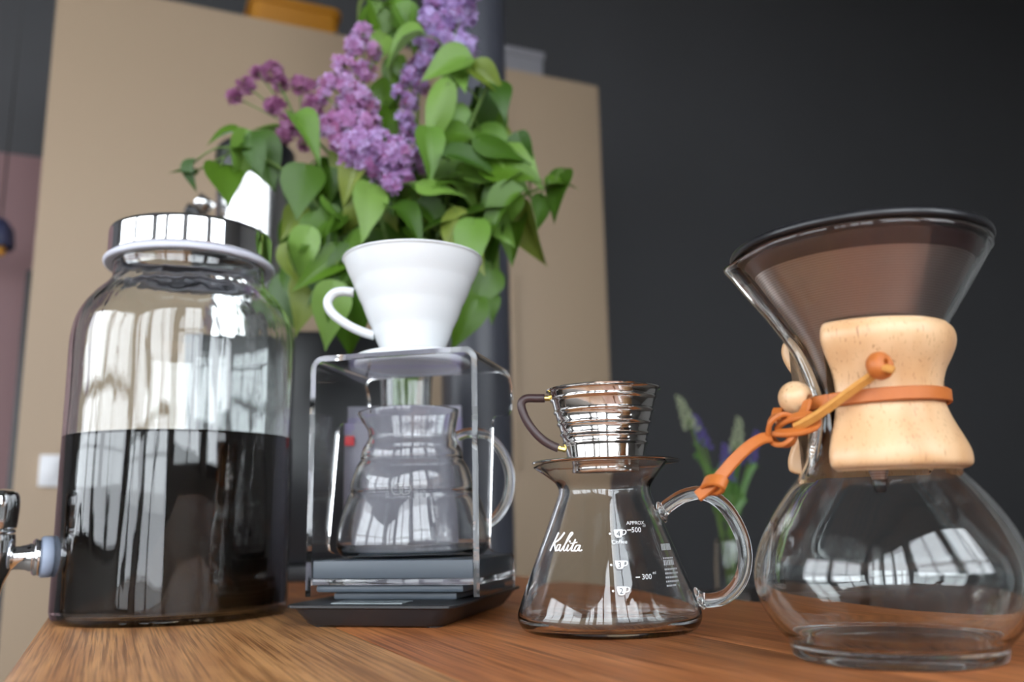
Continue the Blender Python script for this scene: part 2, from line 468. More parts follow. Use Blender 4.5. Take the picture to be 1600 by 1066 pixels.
pl = thing('dark_upright', 'thin black upright strip beside the tall beige cabinet', 'post', room(-.2, 2.25, ZF), ROOM)  # narrow black upright strip on a flat round base
bm = bmesh.new(); box(bm, -.009, .009, -.009, .009, .012, .655 - ZF, .003); obj('upright', bm, M['matte_black'], pl, True, 35)
bm = bmesh.new(); lathe(bm, [(0, 0), (.06, 0), (.06, .006), (.02, .012), (0, .012)], 32); obj('base', bm, M['matte_black'], pl)
hl = thing('pendant_lamp', 'small dark blue pendant lamp hanging beyond the cabinet edge', 'lamp', room(-.275, 2.3, .715), ROOM)
bm = bmesh.new(); lathe(bm, [(.03, 0), (.033, .004), (.03, .045), (.012, .07), (0, .072), ], 32); obj('shade', bm, M['blue'], hl)
bm = bmesh.new(); tube(bm, [(0, 0, .07), (0, 0, ZC - .715)], .002, 8); obj('cord', bm, M['matte_black'], hl)
bm = bmesh.new(); lathe(bm, [(0, -.02), (.012, -.016), (.016, -.004), (.012, .012), (0, .018)], 20); obj('bulb', bm, M['amber'], hl)

# ---- measured positions (metres) of leaves, flower clumps, branch tips and of the leather tie (cm, local to the flask)
PANICLE_CLUMPS = {
 'A': [(-0.0806, 0.9329, 0.6355, 0.0187), (-0.0551, 0.9358, 0.6448, 0.0201), (-0.0664, 0.9371, 0.6135, 0.0187), (-0.0483, 0.9406, 0.6031, 0.0148), (-0.0846, 0.9358, 0.6011, 0.0147), (-0.0738, 0.9401, 0.6602, 0.0201), (-0.043, 0.9187, 0.6581, 0.0164), (-0.0935, 0.9292, 0.5802, 0.01), (-0.0662, 0.9406, 0.6975, 0.0168), (-0.099, 0.9336, 0.6122, 0.0067)],
 'B': [(-0.162, 0.9296, 0.6177, 0.0113), (-0.1692, 0.9107, 0.5911, 0.0104), (-0.1492, 0.9193, 0.5892, 0.0085), (-0.1801, 0.9139, 0.5698, 0.0118), (-0.1585, 0.9211, 0.567, 0.0112), (-0.1977, 0.9218, 0.5527, 0.0112), (-0.1737, 0.9083, 0.5414, 0.0117), (-0.2012, 0.9132, 0.533, 0.0065), (-0.1641, 0.9147, 0.533, 0.0131), (-0.1559, 0.93, 0.5266, 0.012), (-0.1803, 0.9264, 0.5277, 0.0119), (-0.1959, 0.9118, 0.4945, 0.013), (-0.173, 0.9271, 0.5087, 0.0159), (-0.149, 0.9113, 0.497, 0.0124), (-0.1879, 0.9228, 0.5123, 0.0105), (-0.1835, 0.911, 0.4774, 0.0091)],
 'D': [(-0.1558, 0.873, 0.4578, 0.0168), (-0.1674, 0.8939, 0.4491, 0.0115), (-0.1366, 0.878, 0.4596, 0.0163), (-0.1164, 0.8782, 0.4485, 0.0163), (-0.1324, 0.8966, 0.4408, 0.0167), (-0.1116, 0.8939, 0.4335, 0.0115), (-0.1218, 0.8799, 0.416, 0.0088), (-0.1017, 0.8961, 0.4472, 0.0102), (-0.1457, 0.8859, 0.4453, 0.0152)],
 'C': [(-0.3135, 0.9543, 0.5546, 0.0068), (-0.298, 0.9429, 0.5635, 0.0081), (-0.2907, 0.9606, 0.5887, 0.0055), (-0.2718, 0.9546, 0.5851, 0.0095), (-0.2643, 0.9612, 0.5747, 0.0076), (-0.2407, 0.9594, 0.5701, 0.0082), (-0.2254, 0.9452, 0.5623, 0.0054), (-0.2645, 0.9467, 0.5395, 0.0088), (-0.2196, 0.942, 0.5362, 0.0094), (-0.2119, 0.9415, 0.5194, 0.0074), (-0.2475, 0.9396, 0.5162, 0.0074), (-0.2521, 0.9452, 0.5034, 0.0081), (-0.241, 0.9525, 0.5104, 0.0048), (-0.2276, 0.9381, 0.4873, 0.0054)],
 'E': [(-0.1038, 0.9443, 0.5823, 0.0088), (-0.1101, 0.9361, 0.5662, 0.0087), (-0.1216, 0.9354, 0.5488, 0.0067), (-0.1005, 0.9476, 0.5601, 0.0088), (-0.1105, 0.9395, 0.5365, 0.0081), (-0.1157, 0.9356, 0.5153, 0.0074), (-0.1103, 0.9395, 0.5016, 0.0081), (-0.1001, 0.9449, 0.4961, 0.0074), (-0.0949, 0.9294, 0.4739, 0.0066), (-0.1029, 0.9514, 0.4743, 0.0061), (-0.0913, 0.9285, 0.4531, 0.0066)],
 'F': [(-0.0654, 0.936, 0.509, 0.006), (-0.0671, 0.9383, 0.4993, 0.0054), (-0.0755, 0.9184, 0.4829, 0.0039)],
 'G': [(-0.0214, 1.0069, 0.515, 0.005), (-0.0303, 0.9968, 0.5075, 0.0036)],
}
LEAVES = [
 (-0.1510, 0.9500, 0.6573, 0.0456, 100, 20, 0),
 (-0.1444, 0.9300, 0.5968, 0.0461, -100, 15, 1),
 (-0.1200, 0.9100, 0.5896, 0.0582, -160, 35, 1),
 (-0.1721, 0.9500, 0.6644, 0.0380, -130, 60, 2),
 (-0.1144, 0.9700, 0.6714, 0.0388, 80, 30, 0),
 (-0.0667, 0.8900, 0.5558, 0.0570, 200, 35, 1),
 (-0.0514, 0.9000, 0.5518, 0.0540, -70, 20, 1),
 (-0.0180, 0.9000, 0.5413, 0.0504, -35, 25, 2),
 (-0.0051, 0.9000, 0.5221, 0.0468, -75, 35, 0),
 (-0.0754, 0.8850, 0.4941, 0.0850, -105, 25, 1),
 (-0.0818, 0.8800, 0.4486, 0.0598, -85, 30, 1),
 (-0.0656, 0.9200, 0.5335, 0.0589, -120, 20, 0),
 (-0.2122, 0.8900, 0.4789, 0.0605, -55, 30, 1),
 (-0.2913, 0.9000, 0.4726, 0.0432, 175, 40, 0),
 (-0.2707, 0.8900, 0.4569, 0.0498, -80, 30, 0),
 (-0.2882, 0.9100, 0.4585, 0.0619, -95, 30, 1),
 (-0.3018, 0.9000, 0.4292, 0.0576, -65, 45, 0),
 (-0.3504, 0.9300, 0.4517, 0.0335, -100, 40, 0),
 (-0.3599, 0.9300, 0.4572, 0.0298, 170, 40, 0),
 (-0.2704, 0.9200, 0.4623, 0.0662, -75, 40, 0),
 (-0.3159, 0.9200, 0.4933, 0.0368, 190, 40, 0),
 (-0.2210, 0.9000, 0.4167, 0.0612, -95, 15, 0),
 (-0.1683, 0.8900, 0.4224, 0.0463, -125, 30, 2),
 (-0.1425, 0.8700, 0.3863, 0.0626, -85, 15, 1),
 (-0.1928, 0.9300, 0.4054, 0.0595, -100, 30, 0),
 (-0.2380, 0.9300, 0.3953, 0.0446, -120, 50, 2),
 (-0.2010, 0.9000, 0.3736, 0.0648, -130, 30, 0),
 (-0.1030, 0.8800, 0.3752, 0.0563, -40, 40, 0),
 (-0.0953, 0.9000, 0.3714, 0.0648, 200, 50, 0),
 (-0.0691, 0.8700, 0.4089, 0.0487, -10, 35, 1),
 (-0.0330, 0.8800, 0.4368, 0.0704, -15, 25, 0),
 (0.0036, 0.8900, 0.4331, 0.0641, -15, 35, 0),
 (-0.0158, 0.9000, 0.4123, 0.0648, -150, 40, 0),
 (0.0510, 0.9300, 0.4224, 0.0595, -110, 25, 0),
 (0.0349, 0.9300, 0.4006, 0.0446, -95, 35, 0),
 (0.0597, 0.9300, 0.4333, 0.0372, 10, 40, 0),
 (-0.0378, 0.9000, 0.3914, 0.0720, 190, 50, 0),
 (-0.0110, 0.9100, 0.3908, 0.0655, -100, 35, 0),
 (-0.0400, 0.8800, 0.3463, 0.0634, -95, 20, 1),
 (-0.0609, 0.8900, 0.3673, 0.0570, -100, 40, 2),
 (0.0023, 0.9300, 0.3721, 0.0595, -110, 60, 0),
 (-0.0219, 0.9200, 0.3622, 0.0662, -95, 35, 0),
 (-0.1079, 0.9200, 0.4293, 0.0515, -100, 30, 0),
 (-0.2191, 0.9000, 0.3459, 0.0576, -110, 25, 1),
 (-0.2411, 0.9300, 0.3376, 0.0670, -95, 40, 0),
 (-0.1987, 0.9000, 0.3316, 0.0648, -150, 40, 0),
 (-0.1813, 0.8700, 0.2729, 0.0661, -95, 10, 1),
 (-0.1658, 0.8900, 0.2672, 0.0641, -85, 20, 0),
 (-0.2172, 0.9200, 0.3026, 0.0662, -95, 40, 2),
 (-0.2535, 0.9600, 0.3134, 0.0614, -80, 40, 0),
 (-0.2047, 0.9300, 0.3155, 0.0595, -105, 35, 0),
 (-0.1673, 0.9500, 0.3381, 0.0684, -80, 35, 0),
 (-0.1570, 0.9500, 0.3598, 0.0684, -95, 30, 0),
 (-0.0294, 0.9200, 0.3127, 0.0552, -110, 35, 0),
 (-0.0229, 0.9200, 0.2951, 0.0405, -80, 40, 0),
 (-0.0490, 0.9000, 0.2704, 0.0576, -120, 25, 0),
 (-0.0670, 0.9200, 0.2615, 0.0515, -140, 30, 0),
 (-0.0703, 0.9700, 0.3417, 0.0621, -90, 30, 0),
 (-0.1757, 0.9000, 0.3520, 0.0576, -145, 30, 1),
 (-0.1296, 0.9300, 0.3676, 0.0595, -60, 40, 0),
 (-0.0837, 0.9600, 0.3613, 0.0614, -80, 30, 0),
 (-0.0523, 0.9300, 0.4922, 0.0595, -100, 35, 0),
 (-0.0351, 0.9500, 0.5165, 0.0684, -95, 40, 0),
 (-0.0247, 0.9600, 0.5013, 0.0614, -60, 50, 0),
 (-0.0540, 0.9500, 0.4323, 0.0608, -60, 40, 0),
 (-0.1335, 0.9500, 0.5265, 0.0608, 80, 30, 0),
 (-0.1336, 0.9600, 0.5552, 0.0614, -110, 35, 0),
 (-0.1400, 0.9500, 0.4265, 0.0608, -100, 40, 0),
 (-0.0899, 0.9500, 0.4179, 0.0608, -80, 45, 0),
 (-0.1386, 0.9800, 0.6569, 0.0470, 60, 50, 0),
 (-0.0638, 0.9400, 0.4740, 0.0451, -45, 40, 1),
 (-0.1888, 0.9400, 0.4614, 0.0451, -100, 50, 2),
 (-0.2682, 0.9500, 0.5137, 0.0380, 150, 60, 0),
 (-0.1609, 0.9700, 0.4076, 0.0698, -70, 30, 0),
 (-0.1292, 0.9800, 0.3683, 0.0745, -95, 25, 0),
 (-0.1073, 0.9800, 0.3528, 0.0745, -85, 30, 0),
 (-0.1863, 0.9700, 0.4043, 0.0698, -110, 35, 0),
 (-0.2089, 0.9700, 0.4432, 0.0698, -100, 40, 0),
 (-0.0446, 0.9700, 0.3937, 0.0737, -80, 40, 0),
 (-0.0772, 0.9700, 0.4173, 0.0737, -100, 40, 0),
 (-0.1148, 0.9800, 0.4372, 0.0706, -90, 45, 0),
 (-0.1519, 0.9800, 0.4536, 0.0666, -80, 40, 0),
 (-0.1704, 0.9700, 0.3142, 0.0660, -95, 35, 0),
 (-0.0562, 0.9700, 0.3118, 0.0660, -80, 35, 0),
 (-0.2220, 0.9700, 0.3785, 0.0660, -85, 45, 0),
 (-0.2473, 0.9700, 0.3791, 0.0621, -100, 45, 0),
 (-0.0183, 0.9700, 0.4546, 0.0621, -40, 45, 0),
 (-0.1981, 0.9166, 0.3548, 0.0589, -94, 35, 1),
 (-0.0617, 0.9740, 0.3472, 0.0401, -129, 57, 2),
 (-0.1699, 0.9062, 0.3461, 0.0396, -17, 41, 2),
 (-0.2016, 0.9122, 0.3122, 0.0439, -158, 50, 0),
 (-0.1808, 0.9052, 0.3308, 0.0542, -78, 17, 0),
 (-0.1088, 0.9284, 0.4005, 0.0563, -41, 41, 0),
 (-0.1389, 1.0023, 0.4419, 0.0494, -101, 56, 1),
 (-0.0693, 1.0105, 0.3582, 0.0523, -129, 49, 2),
 (-0.1833, 0.9731, 0.4068, 0.0650, -96, 45, 0),
 (-0.1642, 1.0042, 0.4049, 0.0515, -110, 37, 2),
 (-0.2031, 0.9708, 0.3241, 0.0599, -78, 19, 1),
 (-0.1664, 0.9239, 0.3369, 0.0614, -164, 50, 0),
 (-0.0945, 0.9266, 0.3693, 0.0441, -42, 43, 0),
 (-0.1626, 0.9458, 0.3796, 0.0527, -120, 46, 0),
 (-0.1685, 0.9777, 0.3982, 0.0417, -32, 31, 1),
 (-0.1937, 0.9205, 0.3123, 0.0586, -89, 57, 0),
 (-0.1343, 0.9144, 0.3277, 0.0404, -103, 24, 0),
 (-0.1465, 0.9958, 0.3806, 0.0478, -118, 21, 0),
 (-0.1323, 0.9142, 0.4191, 0.0473, -93, 49, 0),
 (-0.2335, 0.9796, 0.4385, 0.0467, -48, 37, 0),
 (-0.0784, 0.9154, 0.3891, 0.0571, -42, 50, 0),
 (-0.1034, 0.9568, 0.4147, 0.0541, -63, 22, 0),
 (-0.1783, 0.9080, 0.3923, 0.0529, -45, 55, 1),
 (-0.1704, 0.9770, 0.3186, 0.0609, -147, 57, 0),
 (-0.0587, 0.9544, 0.3274, 0.0513, -143, 45, 0),
 (-0.2062, 0.9277, 0.3075, 0.0585, -147, 37, 0),
 (-0.0493, 0.9736, 0.3659, 0.0574, -117, 18, 0),
 (-0.1674, 0.9078, 0.3905, 0.0453, -118, 36, 2),
 (-0.1429, 1.0145, 0.4085, 0.0573, -105, 52, 0),
 (-0.0610, 0.9542, 0.4295, 0.0416, -111, 17, 0),
 (-0.0284, 0.9447, 0.4114, 0.0574, -116, 24, 2),
 (-0.1340, 0.9916, 0.3875, 0.0586, -91, 57, 0),
 (-0.0541, 0.9501, 0.3938, 0.0619, -109, 42, 0),
 (-0.1922, 0.9159, 0.4297, 0.0376, -85, 50, 0),
 (-0.0385, 1.0104, 0.4376, 0.0678, -104, 34, 0),
 (-0.2003, 0.9416, 0.4191, 0.0597, -122, 18, 0),
 (-0.2287, 0.9682, 0.3667, 0.0507, -105, 17, 0),
 (-0.0920, 0.9226, 0.3060, 0.0553, -138, 57, 0),
 (-0.1803, 0.9728, 0.3285, 0.0597, -142, 24, 1),
 (-0.1361, 0.9804, 0.4160, 0.0508, -88, 29, 1),
 (-0.2044, 0.9004, 0.3642, 0.0592, -112, 15, 0),
 (-0.0894, 0.9196, 0.3573, 0.0393, -21, 33, 0),
 (-0.2154, 1.0042, 0.3457, 0.0545, -79, 27, 0),
 (-0.0628, 0.9959, 0.4316, 0.0615, -97, 15, 2),
 (-0.0902, 0.9627, 0.4159, 0.0588, -107, 48, 0),
 (-0.1547, 0.9575, 0.3109, 0.0649, -105, 48, 0),
 (-0.1348, 0.9334, 0.3947, 0.0463, -69, 50, 2),
 (-0.1825, 0.9161, 0.2986, 0.0475, -68, 45, 0),
 (-0.0468, 0.9059, 0.3573, 0.0559, -75, 17, 0),
 (-0.0803, 0.9872, 0.4340, 0.0448, -77, 58, 0),
 (-0.0878, 0.9297, 0.4020, 0.0494, -69, 38, 2),
 (-0.2456, 1.0170, 0.4235, 0.0456, -83, 41, 0),
 (-0.1807, 0.9849, 0.4409, 0.0485, -133, 33, 0),
 (-0.2338, 0.9050, 0.3388, 0.0406, -88, 46, 2),
 (-0.2421, 0.9948, 0.4417, 0.0655, -90, 16, 0),
 (-0.0917, 0.9898, 0.3385, 0.0628, -145, 19, 0),
 (-0.1994, 0.9735, 0.3933, 0.0648, -73, 59, 2),
 (-0.0561, 0.9374, 0.3464, 0.0598, -89, 23, 2),
 (-0.0873, 0.9271, 0.3317, 0.0417, -152, 27, 2),
 (-0.1796, 0.9193, 0.3105, 0.0543, -92, 24, 0),
 (-0.1283, 1.0060, 0.3441, 0.0526, -73, 46, 0),
 (-0.0741, 0.9511, 0.3416, 0.0427, -97, 37, 0),
 (-0.2093, 1.0076, 0.3337, 0.0501, -59, 33, 0),
 (-0.0717, 0.9549, 0.3872, 0.0459, -15, 34, 0),
 (-0.0711, 0.9673, 0.4633, 0.0695, -119, 33, 0),
 (0.0193, 0.9410, 0.3772, 0.0692, -84, 46, 2),
 (-0.0427, 0.9171, 0.4203, 0.0531, -42, 53, 1),
 (-0.0564, 0.9150, 0.4956, 0.0514, -86, 15, 1),
 (-0.0155, 0.9129, 0.4364, 0.0724, -1, 17, 1),
 (-0.0106, 0.9694, 0.5000, 0.0750, -27, 26, 2),
 (-0.0303, 0.9573, 0.3926, 0.0608, 0, 49, 0),
 (-0.0185, 0.9372, 0.4046, 0.0545, -99, 48, 0),
 (-0.0683, 0.9505, 0.4364, 0.0654, 0, 34, 1),
 (-0.0247, 0.9493, 0.3593, 0.0534, -62, 38, 1),
 (-0.0082, 0.9004, 0.3709, 0.0506, -59, 32, 1),
 (-0.0442, 0.9635, 0.4926, 0.0613, -7, 34, 0),
 (0.0144, 0.8913, 0.4424, 0.0619, -48, 39, 1),
 (-0.0675, 0.9342, 0.4408, 0.0706, -109, 54, 0),
 (-0.0194, 0.9728, 0.5129, 0.0747, -79, 50, 0),
 (-0.0326, 0.9801, 0.5005, 0.0611, -105, 49, 0),
 (-0.0487, 0.9068, 0.4360, 0.0662, 9, 34, 1),
 (-0.0579, 0.9598, 0.3588, 0.0645, -102, 25, 0),
 (-0.0039, 0.8826, 0.4548, 0.0621, -21, 19, 0),
 (0.0031, 0.9455, 0.4480, 0.0714, -31, 47, 0),
 (-0.0390, 0.8901, 0.3428, 0.0517, -57, 52, 2),
 (-0.0562, 0.9873, 0.4556, 0.0775, -1, 42, 0),
 (-0.0613, 0.9754, 0.5180, 0.0609, -23, 48, 0),
 (-0.0541, 0.9871, 0.5074, 0.0714, -15, 40, 1),
 (-0.0641, 0.9628, 0.4014, 0.0675, -127, 20, 0),
 (-0.0118, 0.9372, 0.4845, 0.0583, -42, 18, 1),
 (-0.0125, 0.8802, 0.3821, 0.0658, -140, 35, 0),
 (0.0158, 0.8997, 0.4470, 0.0577, -80, 48, 0),
 (-0.0691, 0.8807, 0.4216, 0.0595, 7, 44, 0),
 (-0.0454, 0.9165, 0.3625, 0.0529, -130, 23, 1),
 (-0.0526, 0.9059, 0.4807, 0.0515, -12, 37, 0),
 (-0.0179, 0.9886, 0.5168, 0.0765, -9, 17, 0),
 (-0.1623, 0.9600, 0.6579, 0.0576, -120, 25, 0),
 (-0.1397, 0.9600, 0.6682, 0.0576, 70, 25, 0),
 (-0.1223, 0.9600, 0.6712, 0.0576, 100, 25, 1),
 (-0.1433, 0.9600, 0.6409, 0.0576, -80, 25, 0),
 (-0.1131, 0.9600, 0.6402, 0.0576, -60, 25, 1),
 (-0.1316, 0.9600, 0.5752, 0.0576, -95, 25, 0),
 (-0.1274, 0.9600, 0.5035, 0.0576, -100, 25, 0),
 (-0.1390, 0.9600, 0.5714, 0.0576, 80, 25, 0),
]
BRANCH_TIPS = {
 'A': (-0.066, 0.93, 0.5856),
 'B': (-0.1618, 0.925, 0.4998),
 'D': (-0.15, 0.9, 0.4404),
 'C': (-0.2353, 0.95, 0.5091),
 'E': (-0.1017, 0.94, 0.4824),
 'F': (-0.0665, 0.93, 0.4887),
 'G': (-0.0183, 1.0, 0.5029),
 'H': (-0.2908, 0.91, 0.4696),
 'I': (0.0491, 0.93, 0.4299),
 'J': (-0.1434, 0.96, 0.6533),
 'K': (-0.0153, 0.91, 0.5503),
 'M': (-0.2403, 0.93, 0.3555),
 'N': (-0.026, 0.93, 0.3367),
}
BEAD = (-3.58, -2.3, 12.76)
K_ring = [(-3.6, -3.6, 11.01), (-3.68, -3.38, 11.42), (-3.89, -3.38, 11.71), (-4.18, -3.6, 11.81), (-4.49, -3.82, 11.7), (-4.75, -3.82, 11.44), (-4.88, -3.6, 11.09), (-4.85, -3.38, 10.72), (-4.63, -3.38, 10.43), (-4.3, -3.6, 10.29), (-3.95, -3.82, 10.36), (-3.7, -3.82, 10.62)]
K_over = [(-4.51, -3.2, 11.23), (-4.02, -3.55, 11.52), (-3.39, -3.75, 11.65), (-2.8, -3.6, 11.66), (-2.64, -3.5, 11.41), (-2.78, -3.7, 11.11), (-3.37, -3.95, 10.91), (-4.03, -4.0, 10.85), (-4.55, -3.7, 10.93)]
K_drop = [(-2.96, -3.0, 12.47), (-3.09, -3.3, 12.03), (-3.36, -3.5, 11.55), (-3.59, -3.6, 11.23)]
K_back = [(-4.48, -2.2, 12.24), (-4.52, -2.7, 11.86), (-4.25, -3.2, 11.4)]
K_hang = [(-4.76, -3.6, 10.7), (-5.24, -3.7, 10.65), (-5.95, -3.75, 10.24), (-6.71, -3.8, 9.57), (-7.29, -3.8, 8.96), (-7.77, -3.75, 8.53), (-8.26, -3.7, 8.16), (-8.59, -3.7, 7.92)]
K_end = [(-7.17, -4.0, 8.44), (-7.23, -4.17, 8.58), (-7.47, -4.18, 8.68), (-7.81, -4.02, 8.7), (-8.12, -3.76, 8.63), (-8.27, -3.5, 8.49), (-8.21, -3.33, 8.34), (-7.96, -3.32, 8.24), (-7.62, -3.48, 8.23), (-7.32, -3.74, 8.3)]
K_up = [(-3.57, -3.9, 11.11), (-2.96, -4.1, 11.37), (-2.09, -4.2, 11.86), (-1.16, -4.3, 12.47), (-0.4, -4.35, 12.97), (0.12, -4.4, 13.29), (0.43, -4.5, 13.59)]
K_tail = [(0.44, -4.6, 13.69), (0.73, -5.0, 13.55), (1.1, -5.1, 13.38)]
K_knot = [(0.5, -4.5, 13.73)]
coneTip = [(0.06, 0.0, 7.93)]

# ------------------------------------------------------------------ glass jar with tap, full of coffee
jar = thing('beverage_dispenser', 'large glass jar with chrome lid and tap, half full of black coffee', 'jar', (-0.2771, 0.7481, 0), math.atan2(0.2771, 0.7481))
outer = [(0, .15), (6.5, .1), (8.3, .0), (8.75, .15), (8.95, .6), (9.0, 1.4), (9.0, 6), (9.0, 12), (9.0, 18), (9.02, 21.2), (8.95, 22.6), (8.7, 23.9), (8.2, 25.0), (7.5, 26.0), (6.75, 26.8), (6.3, 27.4), (6.15, 28.0), (6.2, 28.5), (6.3, 28.9)]
inner = [(5.75, 28.9), (5.7, 28.0), (5.9, 27.3), (6.4, 26.6), (7.2, 25.7), (7.85, 24.8), (8.3, 23.8), (8.52, 22.6), (8.6, 21.2), (8.6, 18), (8.6, 12), (8.6, 6), (8.6, 1.2), (8.45, .75), (7.9, .5), (6.5, .45), (0, .45)]
prof = cm(crom(outer, 4) + crom(inner, 4))
def wob(r, z, a, k):
    e = 1 + (0.0022 * math.sin(5 * a + z * 22) + 0.0016 * math.sin(11 * a - z * 31)) * min(1, max(0, (0.27 - z) / 0.03))
    return r * e, z
bm = bmesh.new(); lathe(bm, prof, 128, wob); obj('glass_body', bm, M['jar_glass'], jar)
cprof = [(0, .48), (6.5, .48), (7.9, .47), (8.5, .72), (8.68, 1.2), (8.66, 13.9), (8.64, 14.12), (8.5, 14.1), (8.3, 14.06), (0, 14.06)]
bm = bmesh.new(); lathe(bm, cm(cprof), 96); tag(obj('coffee', bm, M['coffee'], jar), 'black coffee filling the lower half')
bm = bmesh.new(); lathe(bm, cm(crom([(5.9, 28.92), (6.75, 28.75), (7.0, 28.95), (6.95, 29.2), (6.6, 29.35), (5.9, 29.32)], 4, True)), 96, closed=True); tag(obj('seal_ring', bm, M['seal'], jar), 'white silicone seal ring')
bm = bmesh.new(); lathe(bm, cm([(0, 29.36), (6.5, 29.36), (6.66, 29.42), (6.7, 29.52), (6.7, 29.6), (6.7, 29.7), (6.7, 31.35), (6.7, 31.45), (6.68, 31.6), (6.62, 31.72), (6.45, 31.8), (6.0, 31.78), (5.8, 31.6), (0, 31.55)]), 96); tag(obj('lid', bm, M['chrome'], jar, True, 50), 'polished chrome screw lid')
# tap on the left flank, barrel along local -X
tp = bpy.data.objects.new('tap', None); COL.objects.link(tp); tp.parent = jar; tp.location = (-0.0885, -0.012, 0.0495); tp.rotation_euler = (0, 0, math.radians(12))
RX = Matrix.Rotation(-PI / 2, 4, 'Y')
def latheX(pr, seg=40):
    bm = bmesh.new(); lathe(bm, pr, seg); bmesh.ops.transform(bm, matrix=RX, verts=bm.verts); return bm
obj('washer', latheX(cm([(0, 0.02), (1.45, .02), (1.55, .15), (1.55, .7), (1.45, .85), (0, .85)])), M['washer'], tp, True, 50)
obj('collar', latheX(cm([(0, .86), (1.3, .86), (1.38, .95), (1.38, 1.25), (1.25, 1.4), (0, 1.4)])), M['chrome'], tp, True, 50)
obj('barrel', latheX(cm(crom([(.0, 1.38), (1.02, 1.4), (.92, 1.9), (.9, 2.6), (1.05, 3.4), (0, 3.9)], 4))), M['chrome'], tp)
bm = bmesh.new(); lathe(bm, cm(crom([(0, -4.5), (.75, -4.5), (.8, -4.2), (.85, -3.5), (1.1, -2.0), (1.5, -1.0), (1.7, 0), (1.72, .9), (1.68, 1.6), (1.5, 1.75), (0, 1.78)], 4)), 40)
bmesh.ops.translate(bm, vec=(-.043, 0, 0), verts=bm.verts); obj('valve_body', bm, M['chrome'], tp)
bm = bmesh.new(); lathe(bm, cm([(0, 1.8), (1.62, 1.8), (1.66, 1.88), (1.66, 2.02), (1.6, 2.1), (0, 2.1)]), 40)
bmesh.ops.translate(bm, vec=(-.043, 0, 0), verts=bm.verts); obj('ring', bm, M['chrome'], tp, True, 50)
bm = bmesh.new(); lathe(bm, cm(crom([(0, 2.12), (1.5, 2.12), (1.72, 2.4), (1.78, 3.2), (1.8, 4.0), (1.72, 4.6), (1.45, 4.95), (.8, 5.1), (0, 5.12)], 5)), 40)
bmesh.ops.translate(bm, vec=(-.043, 0, 0), verts=bm.verts); obj('handle', bm, M['chrome'], tp)

# ------------------------------------------------------------------ scale, acrylic stand, server and white dripper
YAW = -math.radians(14)
sc_ = thing('coffee_scale', 'black digital coffee scale with sloping tray under the acrylic stand', 'scale', (-.0785, .7168, 0), YAW)
bm = bmesh.new()
def rr(s, z, r): return rrect(-.062 * s[0], .062 * s[0], -.094 * s[1], .094 * s[1], r, z, 3)
lofted(bm, [rr((.79, .90), .0008, .012), rr((.82, .92), .002, .012), rr((.94, .97), .0125, .010), rr((1.0, 1.0), .0135, .009), rr((1.0, 1.0), .0150, .009), rr((.985, .99), .0155, .009)])
obj('housing', bm, M['matte_black'], sc_, True, 30)
for sx in (-1, 1):
    for sy in (-1, 1):
        bm = bmesh.new(); lathe(bm, [(0, 0), (.006, 0), (.006, .001), (0, .001)], 20); f = obj('foot', bm, M['pad'], sc_, True, 40); f.location = (sx * .041, sy * .074, 0)
boxo('neck', (-.044, .050, -.052, .07, .0156, .0205), M['pad'], sc_, .0015)
boxo('platform', (-.0545, .0575, -.06, .086, .0212, .0262), M['pad'], sc_, .002)
dp = boxo('display', (-.030, .022, -.086, -.064, .0155, .0162), M['lcd'], sc_, .0003)

stand = thing('dripper_stand', 'clear acrylic dripper stand with black base pad on the scale', 'stand', (-.094, .654, 0), YAW)
# one bent sheet: up the left side, across the top, down the right side; depth follows the C-shaped cut-out
TH_ = .0043; xl, xr, zt, zb, rb = -.0605, .0705, .1945, .0185, .010
path = []
zs = [zb, .022, .028, .034, .040, .043, .0445, .046, .0475, .05, .055, .07, .09, .11, .13, .138, .142, .1445, .147, .149, .151, .153, .1555, .159, .163, .168, .174, .180, zt - rb]
for z in zs: path.append((xl, z, (-1, 0)))
for i in range(1, 7):
    a = PI - (PI / 2) * i / 6; path.append((xl + rb + rb * math.cos(a), zt - rb + rb * math.sin(a), (math.cos(a), math.sin(a))))
for i in range(1, 14): path.append((xl + rb + (xr - xl - 2 * rb) * i / 14, zt, (0, 1)))
for i in range(0, 7):
    a = PI / 2 - (PI / 2) * i / 6; path.append((xr - rb + rb * math.cos(a), zt - rb + rb * math.sin(a), (math.cos(a), math.sin(a))))
for z in zs[::-1][1:]: path.append((xr, z, (1, 0)))
def dmax(z):
    pts = [(0, .098), (.020, .1), (.040, .1), (.0435, .097), (.045, .088), (.0465, .05), (.048, .0335), (.052, .029), (.142, .043), (.146, .045), (.149, .052), (.151, .075), (.1535, .092), (.159, .100), (.168, .104), (.176, .104), (.184, .098), (.2, .094)]
    for (a, u), (b_, v) in zip(pts, pts[1:]):
        if a <= z <= b_: return u + (v - u) * (z - a) / (b_ - a)
    return .094
bm = bmesh.new(); NV = 10; gridO, gridI = [], []
for x, z, nn in path:
    D_ = dmax(z); ro, ri = [], []
    for j in range(NV + 1):
        y = D_ * j / NV
        ro.append(bm.verts.new((x, y, z))); ri.append(bm.verts.new((x - nn[0] * TH_, y, z - nn[1] * TH_)))
    gridO.append(ro); gridI.append(ri)
n_ = len(path)
for i in range(n_ - 1):
    for j in range(NV):
        bm.faces.new((gridO[i][j], gridO[i + 1][j], gridO[i + 1][j + 1], gridO[i][j + 1]))
        bm.faces.new((gridI[i][j], gridI[i][j + 1], gridI[i + 1][j + 1], gridI[i + 1][j]))
    for j in (0, NV):
        bm.faces.new((gridO[i][j], gridI[i][j], gridI[i + 1][j], gridO[i + 1][j])).material_index = 1
for i in (0, n_ - 1):
    for j in range(NV): bm.faces.new((gridO[i][j], gridO[i][j + 1], gridI[i][j + 1], gridI[i][j])).material_index = 1
